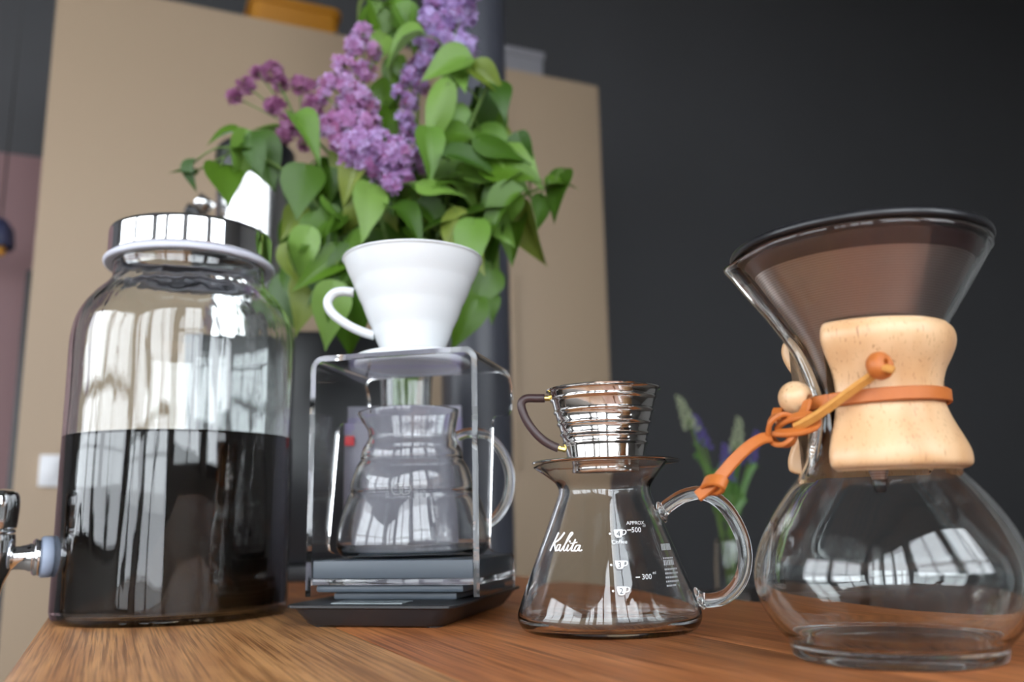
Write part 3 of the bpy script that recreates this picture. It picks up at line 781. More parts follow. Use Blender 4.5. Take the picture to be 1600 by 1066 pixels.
sheet = obj('acrylic_sheet', bm, M['acrylic'], stand, True, 30); sheet.data.materials.append(M['acrylic_edge'])
boxo('shelf', (xl + TH_ + .0003, xr - TH_ - .0003, .001, .1, .0264, .0306), M['acrylic'], stand, .0004)
boxo('base_pad', (xl + TH_ + .0005, xr - TH_ - .0005, .001, .1, .0308, .0436), M['pad'], stand, .0012)

def place(lat, dep, z):
    return (-.094 + lat * math.cos(YAW) - dep * math.sin(YAW), .654 + lat * math.sin(YAW) + dep * math.cos(YAW), z)
# white cone dripper: origin at its foot
vd = thing('pour_over_dripper', 'white ceramic cone dripper with loop handle on the acrylic stand', 'dripper', place(.0005, .0555, .1947), math.radians(6))
vo = [(2.5 + (z - 1.0) * .415 + .055 * abs(math.sin(PI * (z - 1.0) / 1.87)), z) for z in [1.0 + .1 * i for i in range(75)]] + [(5.72, 8.5), (5.68, 8.62)]
vi = [(5.45, 8.62), (5.35, 8.2), (5.0, 7.2), (4.2, 5.2), (3.3, 3.2), (2.2, 1.0), (1.0, .9), (.9, .3)]
bm = bmesh.new(); lathe(bm, cm(vo + crom(vi, 3) + [(2.3, .3), (2.45, .9)]), 96, closed=True); obj('cone', bm, M['ceramic'], vd, True, 60)
bm = bmesh.new(); lathe(bm, cm(crom([(2.9, .9), (4.3, .62), (4.62, .42), (4.6, .12), (4.35, .0), (4.0, .02), (3.85, .3), (3.0, .4), (2.5, .5), (2.5, .9)], 3, True)), 80, closed=True); obj('saucer', bm, M['ceramic'], vd, True, 60)
bm = bmesh.new(); lathe(bm, cm([(.0, .25), (3.6, .25), (3.6, .03), (.0, .03)]), 60); tag(obj('foot_recess', bm, M['tan'], vd, True, 40), 'ceramic underside with its shading painted in tan')
hp = crom([(-4.75, 0, 5.85), (-5.6, 0, 5.95), (-6.35, 0, 5.75), (-6.8, 0, 5.1), (-6.6, 0, 4.35), (-5.9, 0, 3.65), (-4.9, 0, 3.0), (-3.9, 0, 2.55), (-3.05, 0, 2.3)], 6)
bm = bmesh.new(); tube(bm, cm(hp), .0038, 16); 
for v in bm.verts: v.co.y *= 1.35
obj('handle', bm, M['ceramic'], vd)

# beehive glass server inside the stand
sv = thing('coffee_server', 'ribbed glass coffee server with loop handle inside the acrylic stand', 'server', place(-.0015, .060, .0438), math.radians(6))
so = [(0, .12), (4.2, .05), (4.9, .0), (5.35, .2), (5.75, .75), (5.8, 1.2), (5.68, 2.2), (5.35, 3.4), (5.0, 4.5), (4.75, 5.0), (4.78, 5.2), (4.7, 5.9), (4.35, 6.9), (4.0, 7.45), (4.02, 7.65), (3.9, 8.2), (3.6, 8.75), (3.42, 9.15), (3.42, 9.4), (3.55, 10.2), (3.68, 10.9), (3.72, 11.35)]
si = [(3.55, 11.35), (3.48, 10.8), (3.35, 10.2), (3.22, 9.4), (3.2, 9.1), (3.4, 8.6), (3.7, 8.1), (3.8, 7.6), (3.8, 7.3), (4.15, 6.8), (4.5, 5.8), (4.56, 5.1), (4.55, 4.8), (4.8, 4.3), (5.15, 3.3), (5.48, 2.1), (5.58, 1.2), (5.5, .85), (5.1, .45), (4.2, .38), (0, .4)]
def lip(r, z, a, k):
    s = math.exp(-((((a - PI + PI) % (2 * PI)) - PI) / .22) ** 2) * max(0, min(1, (z - .098) / .014))
    return r + .006 * s, z - .001 * s
bm = bmesh.new(); lathe(bm, cm(crom(so, 4) + crom(si, 4)), 96, lip); obj('glass_body', bm, M['clear_glass'], sv)
hp = crom([(3.55, 0, 9.25), (4.6, 0, 9.55), (6.0, 0, 9.2), (7.2, 0, 7.9), (7.75, 0, 6.0), (7.45, 0, 4.2), (6.6, 0, 2.9), (5.6, 0, 2.3)], 8)
bm = bmesh.new(); tube(bm, cm(hp), .0041, 16); obj('handle', bm, M['clear_glass'], sv)


# small round emblem on the server
for ex in (-.0105, -.0045):
    bm = bmesh.new(); R_ = .0474
    tube(bm, [(R_ * math.sin((ex + .0042 * math.cos(t)) / R_), -R_ * math.cos((ex + .0042 * math.cos(t)) / R_), .0500 + .0042 * math.sin(t)) for t in [2 * PI * i / 24 for i in range(25)]], .00022, 6)
    obj('emblem', bm, M['print_faint'], sv)

# ------------------------------------------------------------------ conical glass carafe with measuring marks
KX, KY = .0587, .5976
ca = thing('glass_carafe', 'conical glass carafe with white measuring marks under the steel dripper', 'carafe', (KX, KY, 0), -math.atan2(KX, KY))
ko = [(0, .1), (4.6, .05), (5.2, .0), (5.6, .22), (5.83, .65), (5.85, 1.05), (5.72, 1.5), (5.5, 2.15), (5.05, 3.3), (4.58, 4.5), (4.1, 5.7), (3.62, 6.95), (3.22, 8.0), (3.02, 8.55), (3.0, 8.85), (3.12, 9.15), (3.5, 9.7), (3.95, 10.25), (4.2, 10.55)]
ki = [(4.02, 10.6), (3.75, 10.2), (3.3, 9.65), (2.9, 9.15), (2.78, 8.85), (2.8, 8.5), (3.0, 7.95), (3.4, 6.9), (3.88, 5.65), (4.36, 4.45), (4.83, 3.25), (5.28, 2.1), (5.5, 1.45), (5.6, 1.05), (5.55, .8), (5.25, .5), (4.6, .42), (0, .45)]
def klip(r, z, a, k):
    s = math.exp(-((((a - math.radians(188) + PI) % (2 * PI)) - PI) / .2) ** 2) * max(0, min(1, (z - .093) / .012))
    return r + .0045 * s, z - .0022 * s
bm = bmesh.new(); lathe(bm, cm(crom(ko, 4) + crom(ki, 4)), 112, klip); obj('glass_body', bm, M['clear_glass'], ca)
ha = math.radians(-14)
def hrot(q): return (q[0] * math.cos(ha) - q[1] * math.sin(ha), q[0] * math.sin(ha) + q[1] * math.cos(ha), q[2])
hp = crom([(3.62, 0, 7.2), (4.25, 0, 7.75), (5.3, 0, 8.3), (6.5, 0, 8.38), (7.7, 0, 7.55), (8.55, 0, 5.95), (8.75, 0, 4.4), (8.35, 0, 3.05), (7.45, 0, 2.12), (6.4, 0, 1.85), (5.72, 0, 1.95)], 8)
bm = bmesh.new(); tube(bm, [hrot(q) for q in cm(hp)], [.0044] * (len(hp)), 20)
ho = obj('handle', bm, M['clear_glass'], ca)
for c_, d_ in (((3.64, 0, 7.25), (1, 0, .35)), ((5.72, 0, 1.95), (1, 0, .4))):
    bm = bmesh.new(); lathe(bm, [(0, 0), (.0066, 0), (.0072, .0008), (.0066, .002), (.0046, .0032), (0, .0032)], 28)
    q = Vector(d_).normalized().to_track_quat('Z', 'Y').to_matrix().to_4x4()
    bmesh.ops.transform(bm, matrix=Matrix.Rotation(ha, 4, 'Z') @ Matrix.Translation(Vector(c_) * .01) @ q, verts=bm.verts)
    obj('handle_joint', bm, M['clear_glass'], ho)

KPROF = sorted([(z * .01, r * .01) for r, z in crom(ko, 4) if 1.1 <= z <= 8.4])
def krad(z):
    for (a, u), (b_, v) in zip(KPROF, KPROF[1:]):
        if a <= z <= b_: return u + (v - u) * (z - a) / max(1e-9, b_ - a)
    return KPROF[0][1]
def on_cone(u, z, eps):
    """u: metres along the surface to the right of the camera-facing meridian, z: height"""
    r = krad(z); a = u / r
    return Vector(((r + eps) * math.sin(a), -(r + eps) * math.cos(a), z + eps * .3))
SL = .93      # height gained per metre of slant
def wrap(bm, u0, z0, eps):
    bmesh.ops.subdivide_edges(bm, edges=[e for e in bm.edges if e.calc_length() > .0012], cuts=1)
    for v in bm.verts: v.co = on_cone(u0 + v.co.x, z0 + v.co.y * SL, eps)
    return bm
def text_bm(s, h, align='CENTER'):
    cu = bpy.data.curves.new('lettering', 'FONT'); cu.body = s; cu.size = h / .72; cu.align_x = align; cu.align_y = 'BOTTOM_BASELINE'; cu.resolution_u = 3
    o = bpy.data.objects.new('lettering', cu); COL.objects.link(o)
    bpy.context.view_layer.update()
    me = o.evaluated_get(bpy.context.evaluated_depsgraph_get()).to_mesh()
    bm = bmesh.new(); bm.from_mesh(me)
    bpy.data.objects.remove(o); bpy.data.curves.remove(cu)
    bmesh.ops.triangulate(bm, faces=bm.faces)
    return bm
def kprint(name, bm, u, z, mat='print', eps=.00015):
    wrap(bm, u, z, eps)
    me = bpy.data.meshes.new(name); bm.to_mesh(me); bm.free()
    o = link(name, me, M[mat], ca, False); return o
def stroke(bm, pts, w, n=5):
    P = [Vector((x, y, 0)) for x, y in crom(pts, n)]
    prev = None
    for i, p in enumerate(P):
        t = (P[min(i + 1, len(P) - 1)] - P[max(i - 1, 0)]).normalized(); nn = Vector((-t.y, t.x, 0))
        ww = w * (.55 + .45 * abs(t.y))
        a, b_ = bm.verts.new(p + nn * ww / 2), bm.verts.new(p - nn * ww / 2)
        if prev: bm.faces.new((prev[0], prev[1], b_, a))
        prev = (a, b_)
def disc2(bm, x, y, r, n=14):
    bm.faces.new([bm.verts.new((x + r * math.cos(2 * PI * i / n), y + r * math.sin(2 * PI * i / n), 0)) for i in range(n)])
def bar2(bm, x0, x1, y0, y1):
    bm.faces.new([bm.verts.new(q) for q in ((x0, y0, 0), (x1, y0, 0), (x1, y1, 0), (x0, y1, 0))])
def cup_icon(bm, s):
    pts = [(-.5, .42), (.42, .42), (.36, -.1), (.22, -.38), (.1, -.42), (-.2, -.42), (-.32, -.38), (-.46, -.1)]
    bm.faces.new([bm.verts.new((x * s, y * s, 0)) for x, y in pts])
    ring = [(.38, .3), (.6, .34), (.72, .18), (.62, -.05), (.36, -.14)]
    stroke(bm, [(x * s, y * s) for x, y in ring], .13 * s, 3)
def kpos(lat, z):
    """lateral offset and height as measured on the plane through the axis -> surface coordinate"""
    f = 1 - krad(max(.011, min(.083, z))) / .6
    lat *= f; z = .068 + (z - .068) * f
    r = krad(z); return r * math.asin(max(-.999, min(.999, lat / r))), z
# script lettering
bm = bmesh.new()
S = .0080
for st, wd in (([(0, 0), (.5, .8), (.95, 1.5)], .2), ([(1.62, 1.5), (1.1, .98), (.5, .66)], .2), ([(.5, .66), (.6, .3), (.74, .0)], .19),
           ([(1.18, .52), (.92, .48), (.78, .2), (.86, .03), (1.05, .18), (1.24, .54)], .13), ([(1.24, .54), (1.12, .14), (1.24, .02), (1.5, .3), (2.1, 1.05), (2.4, 1.4), (2.3, 1.5), (2.08, 1.25), (1.72, .6), (1.55, .12), (1.66, .02)], .13),
           ([(1.66, .02), (1.85, .22), (2.02, .52)], .09), ([(2.02, .52), (1.88, .12), (2.0, .02)], .15), ([(2.0, .02), (2.3, .35), (2.66, .95)], .09), ([(2.66, .95), (2.3, .15), (2.42, .02), (2.55, .1)], .15), ([(2.18, .62), (2.5, .64), (2.82, .72)], .12),
           ([(2.98, .46), (2.75, .44), (2.58, .18), (2.66, .0), (2.86, .15), (3.06, .48)], .13), ([(3.06, .48), (2.92, .1), (3.06, .03), (3.2, .12)], .14)):
    stroke(bm, [(x * S, y * S) for x, y in st], wd * S)
disc2(bm, 2.14 * S, .78 * S, .085 * S)
u, z = kpos(-.0378, .0488); kprint('script_lettering', bm, u, z)
for lat, z0, dg in ((.0084, .0597, '4'), (.0084, .0399, '3'), (.0089, .0235, '2')):
    u, z = kpos(lat, z0)
    bm = bmesh.new(); cup_icon(bm, .0062); c_ = kprint('cup_mark', bm, u, z)
    kprint('numeral', text_bm(dg, .0036), u - .0004, z - .0017, 'print_dark', .0003)
    u, z = kpos(lat - .0058, z0)
    bm = bmesh.new(); disc2(bm, 0, 0, .0007); kprint('dot_mark', bm, u, z)
def ktext(s, lat, z0, h, align='CENTER'):
    u, z = kpos(lat, z0); kprint('lettering', text_bm(s, h, align), u, z)
ktext('Coffee', .0086, .0532, .0026); ktext('APPROX.', .0200, .0652, .0024)
ktext('ml', .0252, .0636, .0017); ktext('500', .0166, .0603, .0033, 'LEFT'); ktext('300', .0220, .0302, .0033, 'LEFT'); ktext('ml', .0305, .0332, .0019)
for lat, z0 in ((.0150, .0618), (.0192, .0317)):
    u, z = kpos(lat, z0); bm = bmesh.new(); bar2(bm, -.0012, .0016, -.0003, .0003); kprint('dash_mark', bm, u, z)
# block of small pale print near the handle
bm = bmesh.new(); rnd = random.Random(3)
for row, (hh, wd) in enumerate(((.0042, .012), (.0010, .010), (.0034, .010), (.0011, .013), (.0011, .013), (.0011, .012), (.0011, .012), (.0011, .009))):
    y = -[0, .0055, .0095, .0125, .015, .0175, .020, .0225][row]; x = -.006
    while x < -.006 + wd:
        q = rnd.uniform(.0006, .0016); bar2(bm, x, x + q, y, y + hh); x += q + rnd.uniform(.0003, .0006)
u, z = kpos(.0402, .0480); kprint('small_print', bm, u, z, 'print_faint')

# ------------------------------------------------------------------ polished steel wave dripper on the carafe
wd_ = thing('steel_dripper', 'polished ribbed steel dripper with dark brown handle on the conical carafe', 'dripper', (KX + .0018, KY, .1058), -math.atan2(KX, KY))
def ridge(z0): return [(None, z0 - .18), (.09, z0 - .06), (.11, z0 + .03), (.02, z0 + .14)]
def base_r(z): return 2.52 + (3.62 - 2.52) * (z - .45) / (4.75 - .45)
po = [(2.5, .14), (2.52, .3)]
for z0 in (1.25, 1.85, 2.55, 3.35, 4.2):
    po += [(base_r(z0 - .22), z0 - .22), (base_r(z0 - .13) + .02, z0 - .13), (base_r(z0) + .10, z0 - .03), (base_r(z0) + .10, z0 + .05), (base_r(z0 + .12) + .01, z0 + .13)]
po += [(3.60, 4.6), (3.66, 4.72), (3.82, 4.78), (3.84, 4.86), (3.76, 4.9)]
pi_ = [(3.6, 4.86), (3.5, 4.6), (2.42, .3), (2.4, .14)]
bm = bmesh.new(); lathe(bm, cm(po + pi_), 96, closed=True); obj('cup', bm, M['steel'], wd_, True, 50)
bm = bmesh.new(); lathe(bm, cm([(0, .05), (2.2, .05), (2.22, .02), (4.7, .02), (4.86, -.03), (4.9, .03), (4.84, .1), (4.7, .13), (2.3, .13), (0, .13)]), 96); obj('flange', bm, M['steel'], wd_, True, 40)
bm = bmesh.new(); lathe(bm, cm([(2.2, .03), (2.24, -.02), (2.24, -.62), (2.18, -.7), (2.05, -.7), (2.05, .03)]), 80, closed=True); obj('locating_ring', bm, M['steel'], wd_, True, 40)
hp = crom([(-3.55, 0, 4.42), (-4.4, 0, 4.44), (-5.15, 0, 4.45), (-5.5, 0, 4.2), (-5.5, 0, 3.75), (-5.2, 0, 2.95), (-4.7, 0, 2.2), (-4.05, 0, 1.55), (-3.3, 0, 1.12), (-2.62, 0, .92)], 8)
hd = bmesh.new(); tube(hd, cm(hp)[4:-6], .0029, 16, round_caps=False); ho = obj('handle', hd, M['handle_brown'], wd_, True, 60)
bm = bmesh.new(); tube(bm, cm(hp)[:6], .0019, 12); obj('brass_pin', bm, M['brass'], ho)
bm = bmesh.new(); tube(bm, cm(hp)[-8:], .0019, 12); obj('brass_pin', bm, M['brass'], ho)

# ------------------------------------------------------------------ hourglass flask with wooden collar
CX, CY = .1858, .4624
fl = thing('hourglass_brewer', 'hourglass glass coffee brewer with maple collar and leather tie', 'brewer', (CX, CY, 0), -math.atan2(CX, CY))
SP = math.radians(180 + 32)          # the pouring groove, left of the side facing the camera
go = [(0, .55), (3.4, .5), (4.3, .12), (4.6, .0), (4.9, .08), (5.0, .35), (5.05, .7), (5.35, 1.05), (5.7, 1.5), (6.15, 2.3), (6.45, 3.1), (6.53, 3.9), (6.42, 4.7), (6.1, 5.6), (5.65, 6.5), (5.1, 7.4), (4.5, 8.2), (3.85, 8.95), (3.35, 9.6), (3.0, 10.4), (2.75, 11.4), (2.66, 12.4), (2.72, 13.2), (3.0, 14.2), (3.4, 15.2), (3.85, 16.0), (4.5, 17.0), (5.15, 18.0), (5.78, 19.0), (6.3, 19.85), (6.5, 20.1)]
gi = [(6.52, 20.32), (6.4, 20.38), (6.25, 20.2), (6.05, 19.85), (5.5, 19.0), (4.87, 18.0), (4.22, 17.0), (3.56, 16.0), (3.1, 15.2), (2.7, 14.2), (2.43, 13.2), (2.37, 12.4), (2.46, 11.4), (2.7, 10.4), (3.05, 9.6), (3.57, 8.85), (4.22, 8.1), (4.82, 7.3), (5.38, 6.4), (5.83, 5.5), (6.15, 4.65), (6.26, 3.9), (6.18, 3.15), (5.9, 2.4), (5.45, 1.65), (5.05, 1.2), (4.6, .85), (3.4, .85), (0, .88)]
def groove(r, z, a, k):
    da = ((a - SP + PI) % (2 * PI)) - PI
    zc = z * 100
    amp = 0 if zc < 8.6 else (.62 * min(1, (zc - 8.6) / 1.6) if zc < 13 else .62 + .28 * (zc - 13) / 7.2)
    wdt = .30 if zc < 13 else .30 - .05 * (zc - 13) / 7.2
    s = math.exp(-(abs(da) / wdt) ** 3.2)
    drop = .0065 * s * max(0, (zc - 17) / 3.3)
    return r + amp * .01 * s, z - drop
bm = bmesh.new(); lathe(bm, cm(crom(go, 3) + crom(gi, 3)), 160, groove); obj('glass_body', bm, M['chx_glass'], fl)
# two maple half collars with a gap at the groove
wo = [(3.78, 8.86), (3.95, 9.0), (4.15, 9.05), (4.36, 9.2), (4.42, 9.5), (4.36, 9.95), (4.1, 10.6), (3.78, 11.3), (3.53, 12.0), (3.43, 12.6), (3.47, 13.3), (3.68, 14.0), (4.0, 14.6), (4.22, 15.1), (4.3, 15.55), (4.22, 15.95), (4.02, 16.2), (3.95, 16.28)]
wi = [(3.9, 16.2), (3.45, 15.2), (3.05, 14.2), (2.76, 13.2), (2.71, 12.4), (2.8, 11.4), (3.05, 10.4), (3.4, 9.6), (3.72, 8.95)]
def collar(a0, a1):
    bm = bmesh.new(); wop = crom(wo, 3); loops = []
    N = 60; e = math.radians(6)
    angs = [a0 + e * (1 - math.cos(t * PI / 2 / 5)) for t in range(5)] + [a0 + e + (a1 - a0 - 2 * e) * i / N for i in range(N + 1)] + [a1 - e * (1 - math.cos(t * PI / 2 / 5)) for t in range(4, -1, -1)]
    for a in angs:
        d = min(a - a0, a1 - a); q = min(1, d / e); sh = .32 * (1 - math.sqrt(max(0, 1 - (1 - q) ** 2)))
        loop = [((r - sh) * .01, z * .01) for r, z in wop] + [(r * .01, z * .01) for r, z in wi]
        loops.append([(r * math.cos(a), r * math.sin(a), z) for r, z in loop])
    lofted(bm, loops)
    return obj('wood_collar', bm, M['maple'], fl, True, 60)
collar(SP + math.radians(27), SP + PI - math.radians(12))
collar(SP + PI + math.radians(12), SP + 2 * PI - math.radians(27))
# leather band round the waist, bead and ties (coordinates local to the flask)
RL = 3.56
ring = [((RL + .12) * .01 * math.cos(a), (RL + .12) * .01 * math.sin(a), .1248 + .0012 * math.cos(a)) for a in [2 * PI * i / 96 for i in range(96)]]
bm = bmesh.new(); strap(bm, ring, [Vector((x, y, 0)) for x, y, z in ring], .0068, .0022, True); lb = obj('leather_tie', bm, M['leather'], fl, True, 40)
c_, s_ = math.cos(math.atan2(CX, CY)), math.sin(math.atan2(CX, CY))
def loc(x, y, z):
    dx, dy = x - CX, y - CY
    return (dx * c_ - dy * s_, dx * s_ + dy * c_, z)
bead = Vector(BEAD) * .01; BR = .0086
bm = bmesh.new(); lathe(bm, [(BR * math.cos(t), BR * math.sin(t)) for t in [math.radians(-72 + 144 * i / 24) for i in range(25)]] + [(.0026, BR * .93), (.0026, -BR * .93)], 40, closed=True)
bmesh.ops.transform(bm, matrix=Matrix.Translation(bead) @ Vector((1, -.55, -.25)).normalized().to_track_quat('Z', 'Y').to_matrix().to_4x4(), verts=bm.verts)
tag(obj('wooden_bead', bm, M['maple'], fl), 'round maple bead on the tie')
def vc(pts): return [Vector(p) * .01 for p in pts]
FWD = Vector((0, -1, 0))
def tie(name, pts, nrm, w=.0062, t=.0021, n=6, closed=False, mat='leather'):
    P = [Vector(p) for p in crom(vc(pts), n, closed)]
    bm = bmesh.new(); strap(bm, P, nrm if not callable(nrm) else [nrm(p) for p in P], w, t, closed)
    return obj(name, bm, M[mat], lb, True, 40)
cK = Vector(K_ring[0]) * .005 + Vector(K_ring[6]) * .005
tie('knot_loop', K_ring, lambda p: (p - cK) + Vector((0, .0001, 0)), .0062, .0024, 5, True, 'leather')
tie('knot_strand', K_over, Vector((.1, -.6, .8)), .0058, .0024)
tie('knot_strand', K_drop, Vector((-.6, -.8, 0)), .0055, .0022)
tie('knot_strand', K_back, Vector((0, -.6, .8)), .0055, .0022)
tie('hanging_end', K_hang, Vector((.35, -.72, .6)), .0066, .0022)
cE = sum((Vector(p) for p in K_end), Vector()) * (.01 / len(K_end))
tie('end_knot', K_end, lambda p: (p - cE), .0070, .0024, 5, True)
tie('tie_end', K_up, Vector((.5, .3, .75)), .0046, .0026, 6, False, 'leather_edge')
tie('tie_tail', K_tail, Vector((.2, -.5, .8)), .0042, .0024, 5, False, 'leather_edge')
bm = bmesh.new(); lathe(bm, cm(crom([(.16, -.42), (.5, -.38), (.68, -.05), (.62, .3), (.4, .46), (.16, .4)], 4, True)), 28, closed=True)
bmesh.ops.transform(bm, matrix=Matrix.Translation(Vector(K_knot[0]) * .01) @ Vector((.75, -.6, .2)).normalized().to_track_quat('Z', 'Y').to_matrix().to_4x4(), verts=bm.verts)
obj('tie_knot', bm, M['leather'], lb)

# metal cone filter standing in the flask mouth
kf = thing('cone_filter', 'fine metal mesh cone filter with black rim in the brewer mouth', 'filter', (CX, CY, .078), -math.atan2(CX, CY))
fz = lambda z: z - 7.8
fo = [(0, 0), (.3, fz(8.4)), (.75, fz(9.6)), (2.1, fz(12.6)), (3.16, fz(15.6)), (4.55, fz(17.9)), (5.45, fz(19.35)), (5.52, fz(19.45)), (5.42, fz(19.45)), (3.06, fz(15.62)), (2.0, fz(12.6)), (.65, fz(9.6)), (.2, fz(8.4))]
bm = bmesh.new(); lathe(bm, cm(fo[1:]), 96, closed=True); obj('mesh_cone', bm, M['mesh'], kf, True, 40)
bm = bmesh.new(); lathe(bm, cm([(5.40, fz(19.44)), (5.55, fz(19.4)), (6.02, fz(20.15)), (5.95, fz(20.3)), (5.5, fz(19.6))]), 96, closed=True); tag(obj('cuff', bm, M['handle_brown'], kf, True, 40), 'dark band between mesh and rim')
bm = bmesh.new(); lathe(bm, cm(crom([(5.85, fz(20.42)), (6.45, fz(20.44)), (6.62, fz(20.6)), (6.55, fz(20.85)), (6.2, fz(20.98)), (5.8, fz(20.85)), (5.7, fz(20.55))], 4, True)), 112, closed=True); obj('rim', bm, M['black'], kf)
bm = bmesh.new(); lathe(bm, cm([(0, fz(7.85)), (.22, fz(7.85)), (.32, fz(8.0)), (.36, fz(8.5)), (.3, fz(8.6)), (0, fz(8.6))]), 40); obj('tip_cap', bm, M['black'], kf, True, 40)

# ------------------------------------------------------------------ lilacs in a glass vase behind the stand
VX, VY = -.1145, .952
va = thing('glass_vase', 'tall clear glass vase holding the lilac branches', 'vase', (VX, VY, 0))
bm = bmesh.new(); lathe(bm, cm(crom([(0, .05), (3.0, .0), (3.25, .2), (3.2, 1.0), (2.75, 8), (2.6, 16), (2.75, 21.5), (2.9, 22.6)], 4) + crom([(2.7, 22.6), (2.55, 21.5), (2.4, 16), (2.55, 8), (2.95, 1.8), (2.7, 1.2), (0, 1.2)], 4)), 64); obj('glass_body', bm, M['vase_glass'], va)

def leaf_mesh(w, fold, droop, twist):
    rows = [(0, .0), (.03, .55), (.08, .80), (.16, .96), (.26, 1.0), (.38, .93), (.52, .74), (.66, .50), (.80, .27), (.91, .1), (1.0, 0.0)]
    bm = bmesh.new(); R = []
    for t, hw in rows:
        r = []
        for c in (-1, -.66, -.33, 0, .33, .66, 1):
            x = c * hw * w
            y = t - (.10 * abs(c) ** 1.5 * max(0, 1 - t / .2))
            zz = abs(x) * fold - droop * t * t + twist * x * t + .012 * math.sin(9 * t + 2 * c) * abs(c)
            r.append(bm.verts.new((x, y, zz)))
        R.append(r)
    for A, B in zip(R, R[1:]):
        for k in range(6): bm.faces.new((A[k], A[k + 1], B[k + 1], B[k]))
    bmesh.ops.remove_doubles(bm, verts=bm.verts, dist=1e-5)
    for f in bm.faces:
        if f.normal.z < 0: f.normal_flip()
    me = bpy.data.meshes.new('leaf'); bm.to_mesh(me); bm.free()
    for p in me.polygons: p.use_smooth = True
    return me
LEAF_SHAPES = [(.38, .45, .3, .35), (.40, .25, .15, -.4), (.36, .7, .42, .2), (.39, .18, .35, -.3), (.37, -.15, .25, .5)]
leaf_meshes = {}
for s in range(3):
    for k, a in enumerate(LEAF_SHAPES):
        me = leaf_mesh(*a); me.materials.append(M['leaf%d' % s]); leaf_meshes[s, k] = me

def qbez(a, b, c, n=12):
    return [a * (1 - t) ** 2 + b * 2 * t * (1 - t) + c * t * t for t in [i / n for i in range(n + 1)]]
BR = {}
labels = {
 'A': ('lilac branch with the topmost pale lavender flower cluster', 1), 'B': ('lilac branch with a tall upright tapering mauve flower spike', 1),
 'D': ('lilac branch whose full lavender flower head hangs above the white dripper', 1), 'C': ('lilac branch with loose pinkish-purple buds reaching towards the jar', 1),
 'E': ('lilac branch with a slender broken purple flower spike among leaves', 1), 'F': ('lilac branch with one tiny pink bud cluster in the leaves', 1),
 'G': ('lilac branch ending in a few dark buds near the column', 1), 'H': ('leafy lilac branch drooping over the chrome drum', 0),
 'I': ('leafy lilac branch stretching out in front of the narrow beige cabinet', 0), 'J': ('leafy lilac branch standing upright between the two tallest flower clusters', 0),
 'K': ('leafy lilac branch with yellowish leaves against the dark column', 0), 'M': ('leafy lilac branch hanging down between jar and white dripper', 0),
 'N': ('leafy lilac branch hanging down behind the white dripper beside the column', 0)}
rnd = random.Random(11)
for k, tip in BRANCH_TIPS.items():
    tip = Vector(tip)
    ang = rnd.uniform(0, 2 * PI)
    foot = Vector((VX + .012 * math.cos(ang), VY + .012 * math.sin(ang), .03))
    mouth = Vector((VX + (tip.x - VX) * .06, VY + (tip.y - VY) * .1, .22))
    mid = Vector((VX + (tip.x - VX) * .45, VY + (tip.y - VY) * .5 + .01, max(.30, .22 + (tip.z - .22) * .75) + (.05 if k in 'HICMN' else 0)))
    pts = [foot, foot.lerp(mouth, .5)] + qbez(mouth, mid, tip, 14)
    root = thing('lilac_branch', labels[k][0], 'branch', tuple(foot), 0, 'lilac branches in the vase')
    BR[k] = dict(root=root, pts=pts, foot=foot, bm=bmesh.new())
    tube(BR[k]['bm'], [p - foot for p in pts], [.0032 - .0017 * i / (len(pts) - 1) for i in range(len(pts))], 8)
for i, (x, y, z, ln, ang, tilt, shade) in enumerate(LEAVES):
    c = Vector((x, y, z)); a = math.radians(ang); rr_ = random.Random(i * 7 + 1)
    dep = rr_.uniform(-.45, .25)
    dirv = Vector((math.cos(a), dep, math.sin(a))).normalized()
    nrm = Vector((rr_.uniform(-.75, .75), -math.cos(math.radians(tilt)), math.sin(math.radians(tilt)) + .1))
    nrm = (nrm - dirv * nrm.dot(dirv)).normalized()
    side = dirv.cross(nrm)
    base = c - dirv * ln * .48
    bk = min(BR, key=lambda k: min((p - base).length for p in BR[k]['pts'][5:]))
    B_ = BR[bk]
    o = bpy.data.objects.new('leaf', leaf_meshes[shade, i % 5]); COL.objects.link(o); o.parent = B_['root']
    sc = ln
    wf = .5 if ln > .08 else rr_.uniform(.72, 1.0)
    mt = Matrix((side * sc * wf, dirv * sc, nrm * sc)).transposed().to_4x4(); mt.translation = base - B_['foot']
    o.matrix_local = mt
    q = min(B_['pts'][4:], key=lambda p: (p - base).length + max(0, p.z - base.z) * .6)
    ctrl = q.lerp(base, .5) + Vector((0, 0, .012)) - dirv * .008
    tube(B_['bm'], [p - B_['foot'] for p in qbez(q, ctrl, base + dirv * .002, 7)], .0011, 6)
HUES = {'A': ((.46, .31, .62), (.58, .47, .78), (.36, .16, .38)), 'B': ((.50, .235, .48), (.58, .38, .66), (.37, .11, .26)), 'D': ((.46, .25, .52), (.57, .40, .70), (.40, .14, .34)),
        'C': ((.34, .115, .25), (.44, .19, .36), (.24, .06, .16)), 'E': ((.40, .22, .48), (.50, .36, .66), (.34, .10, .26)), 'F': ((.42, .16, .36), (.5, .25, .46), (.4, .13, .29)), 'G': ((.22, .09, .2), (.3, .13, .28), (.2, .07, .17))}
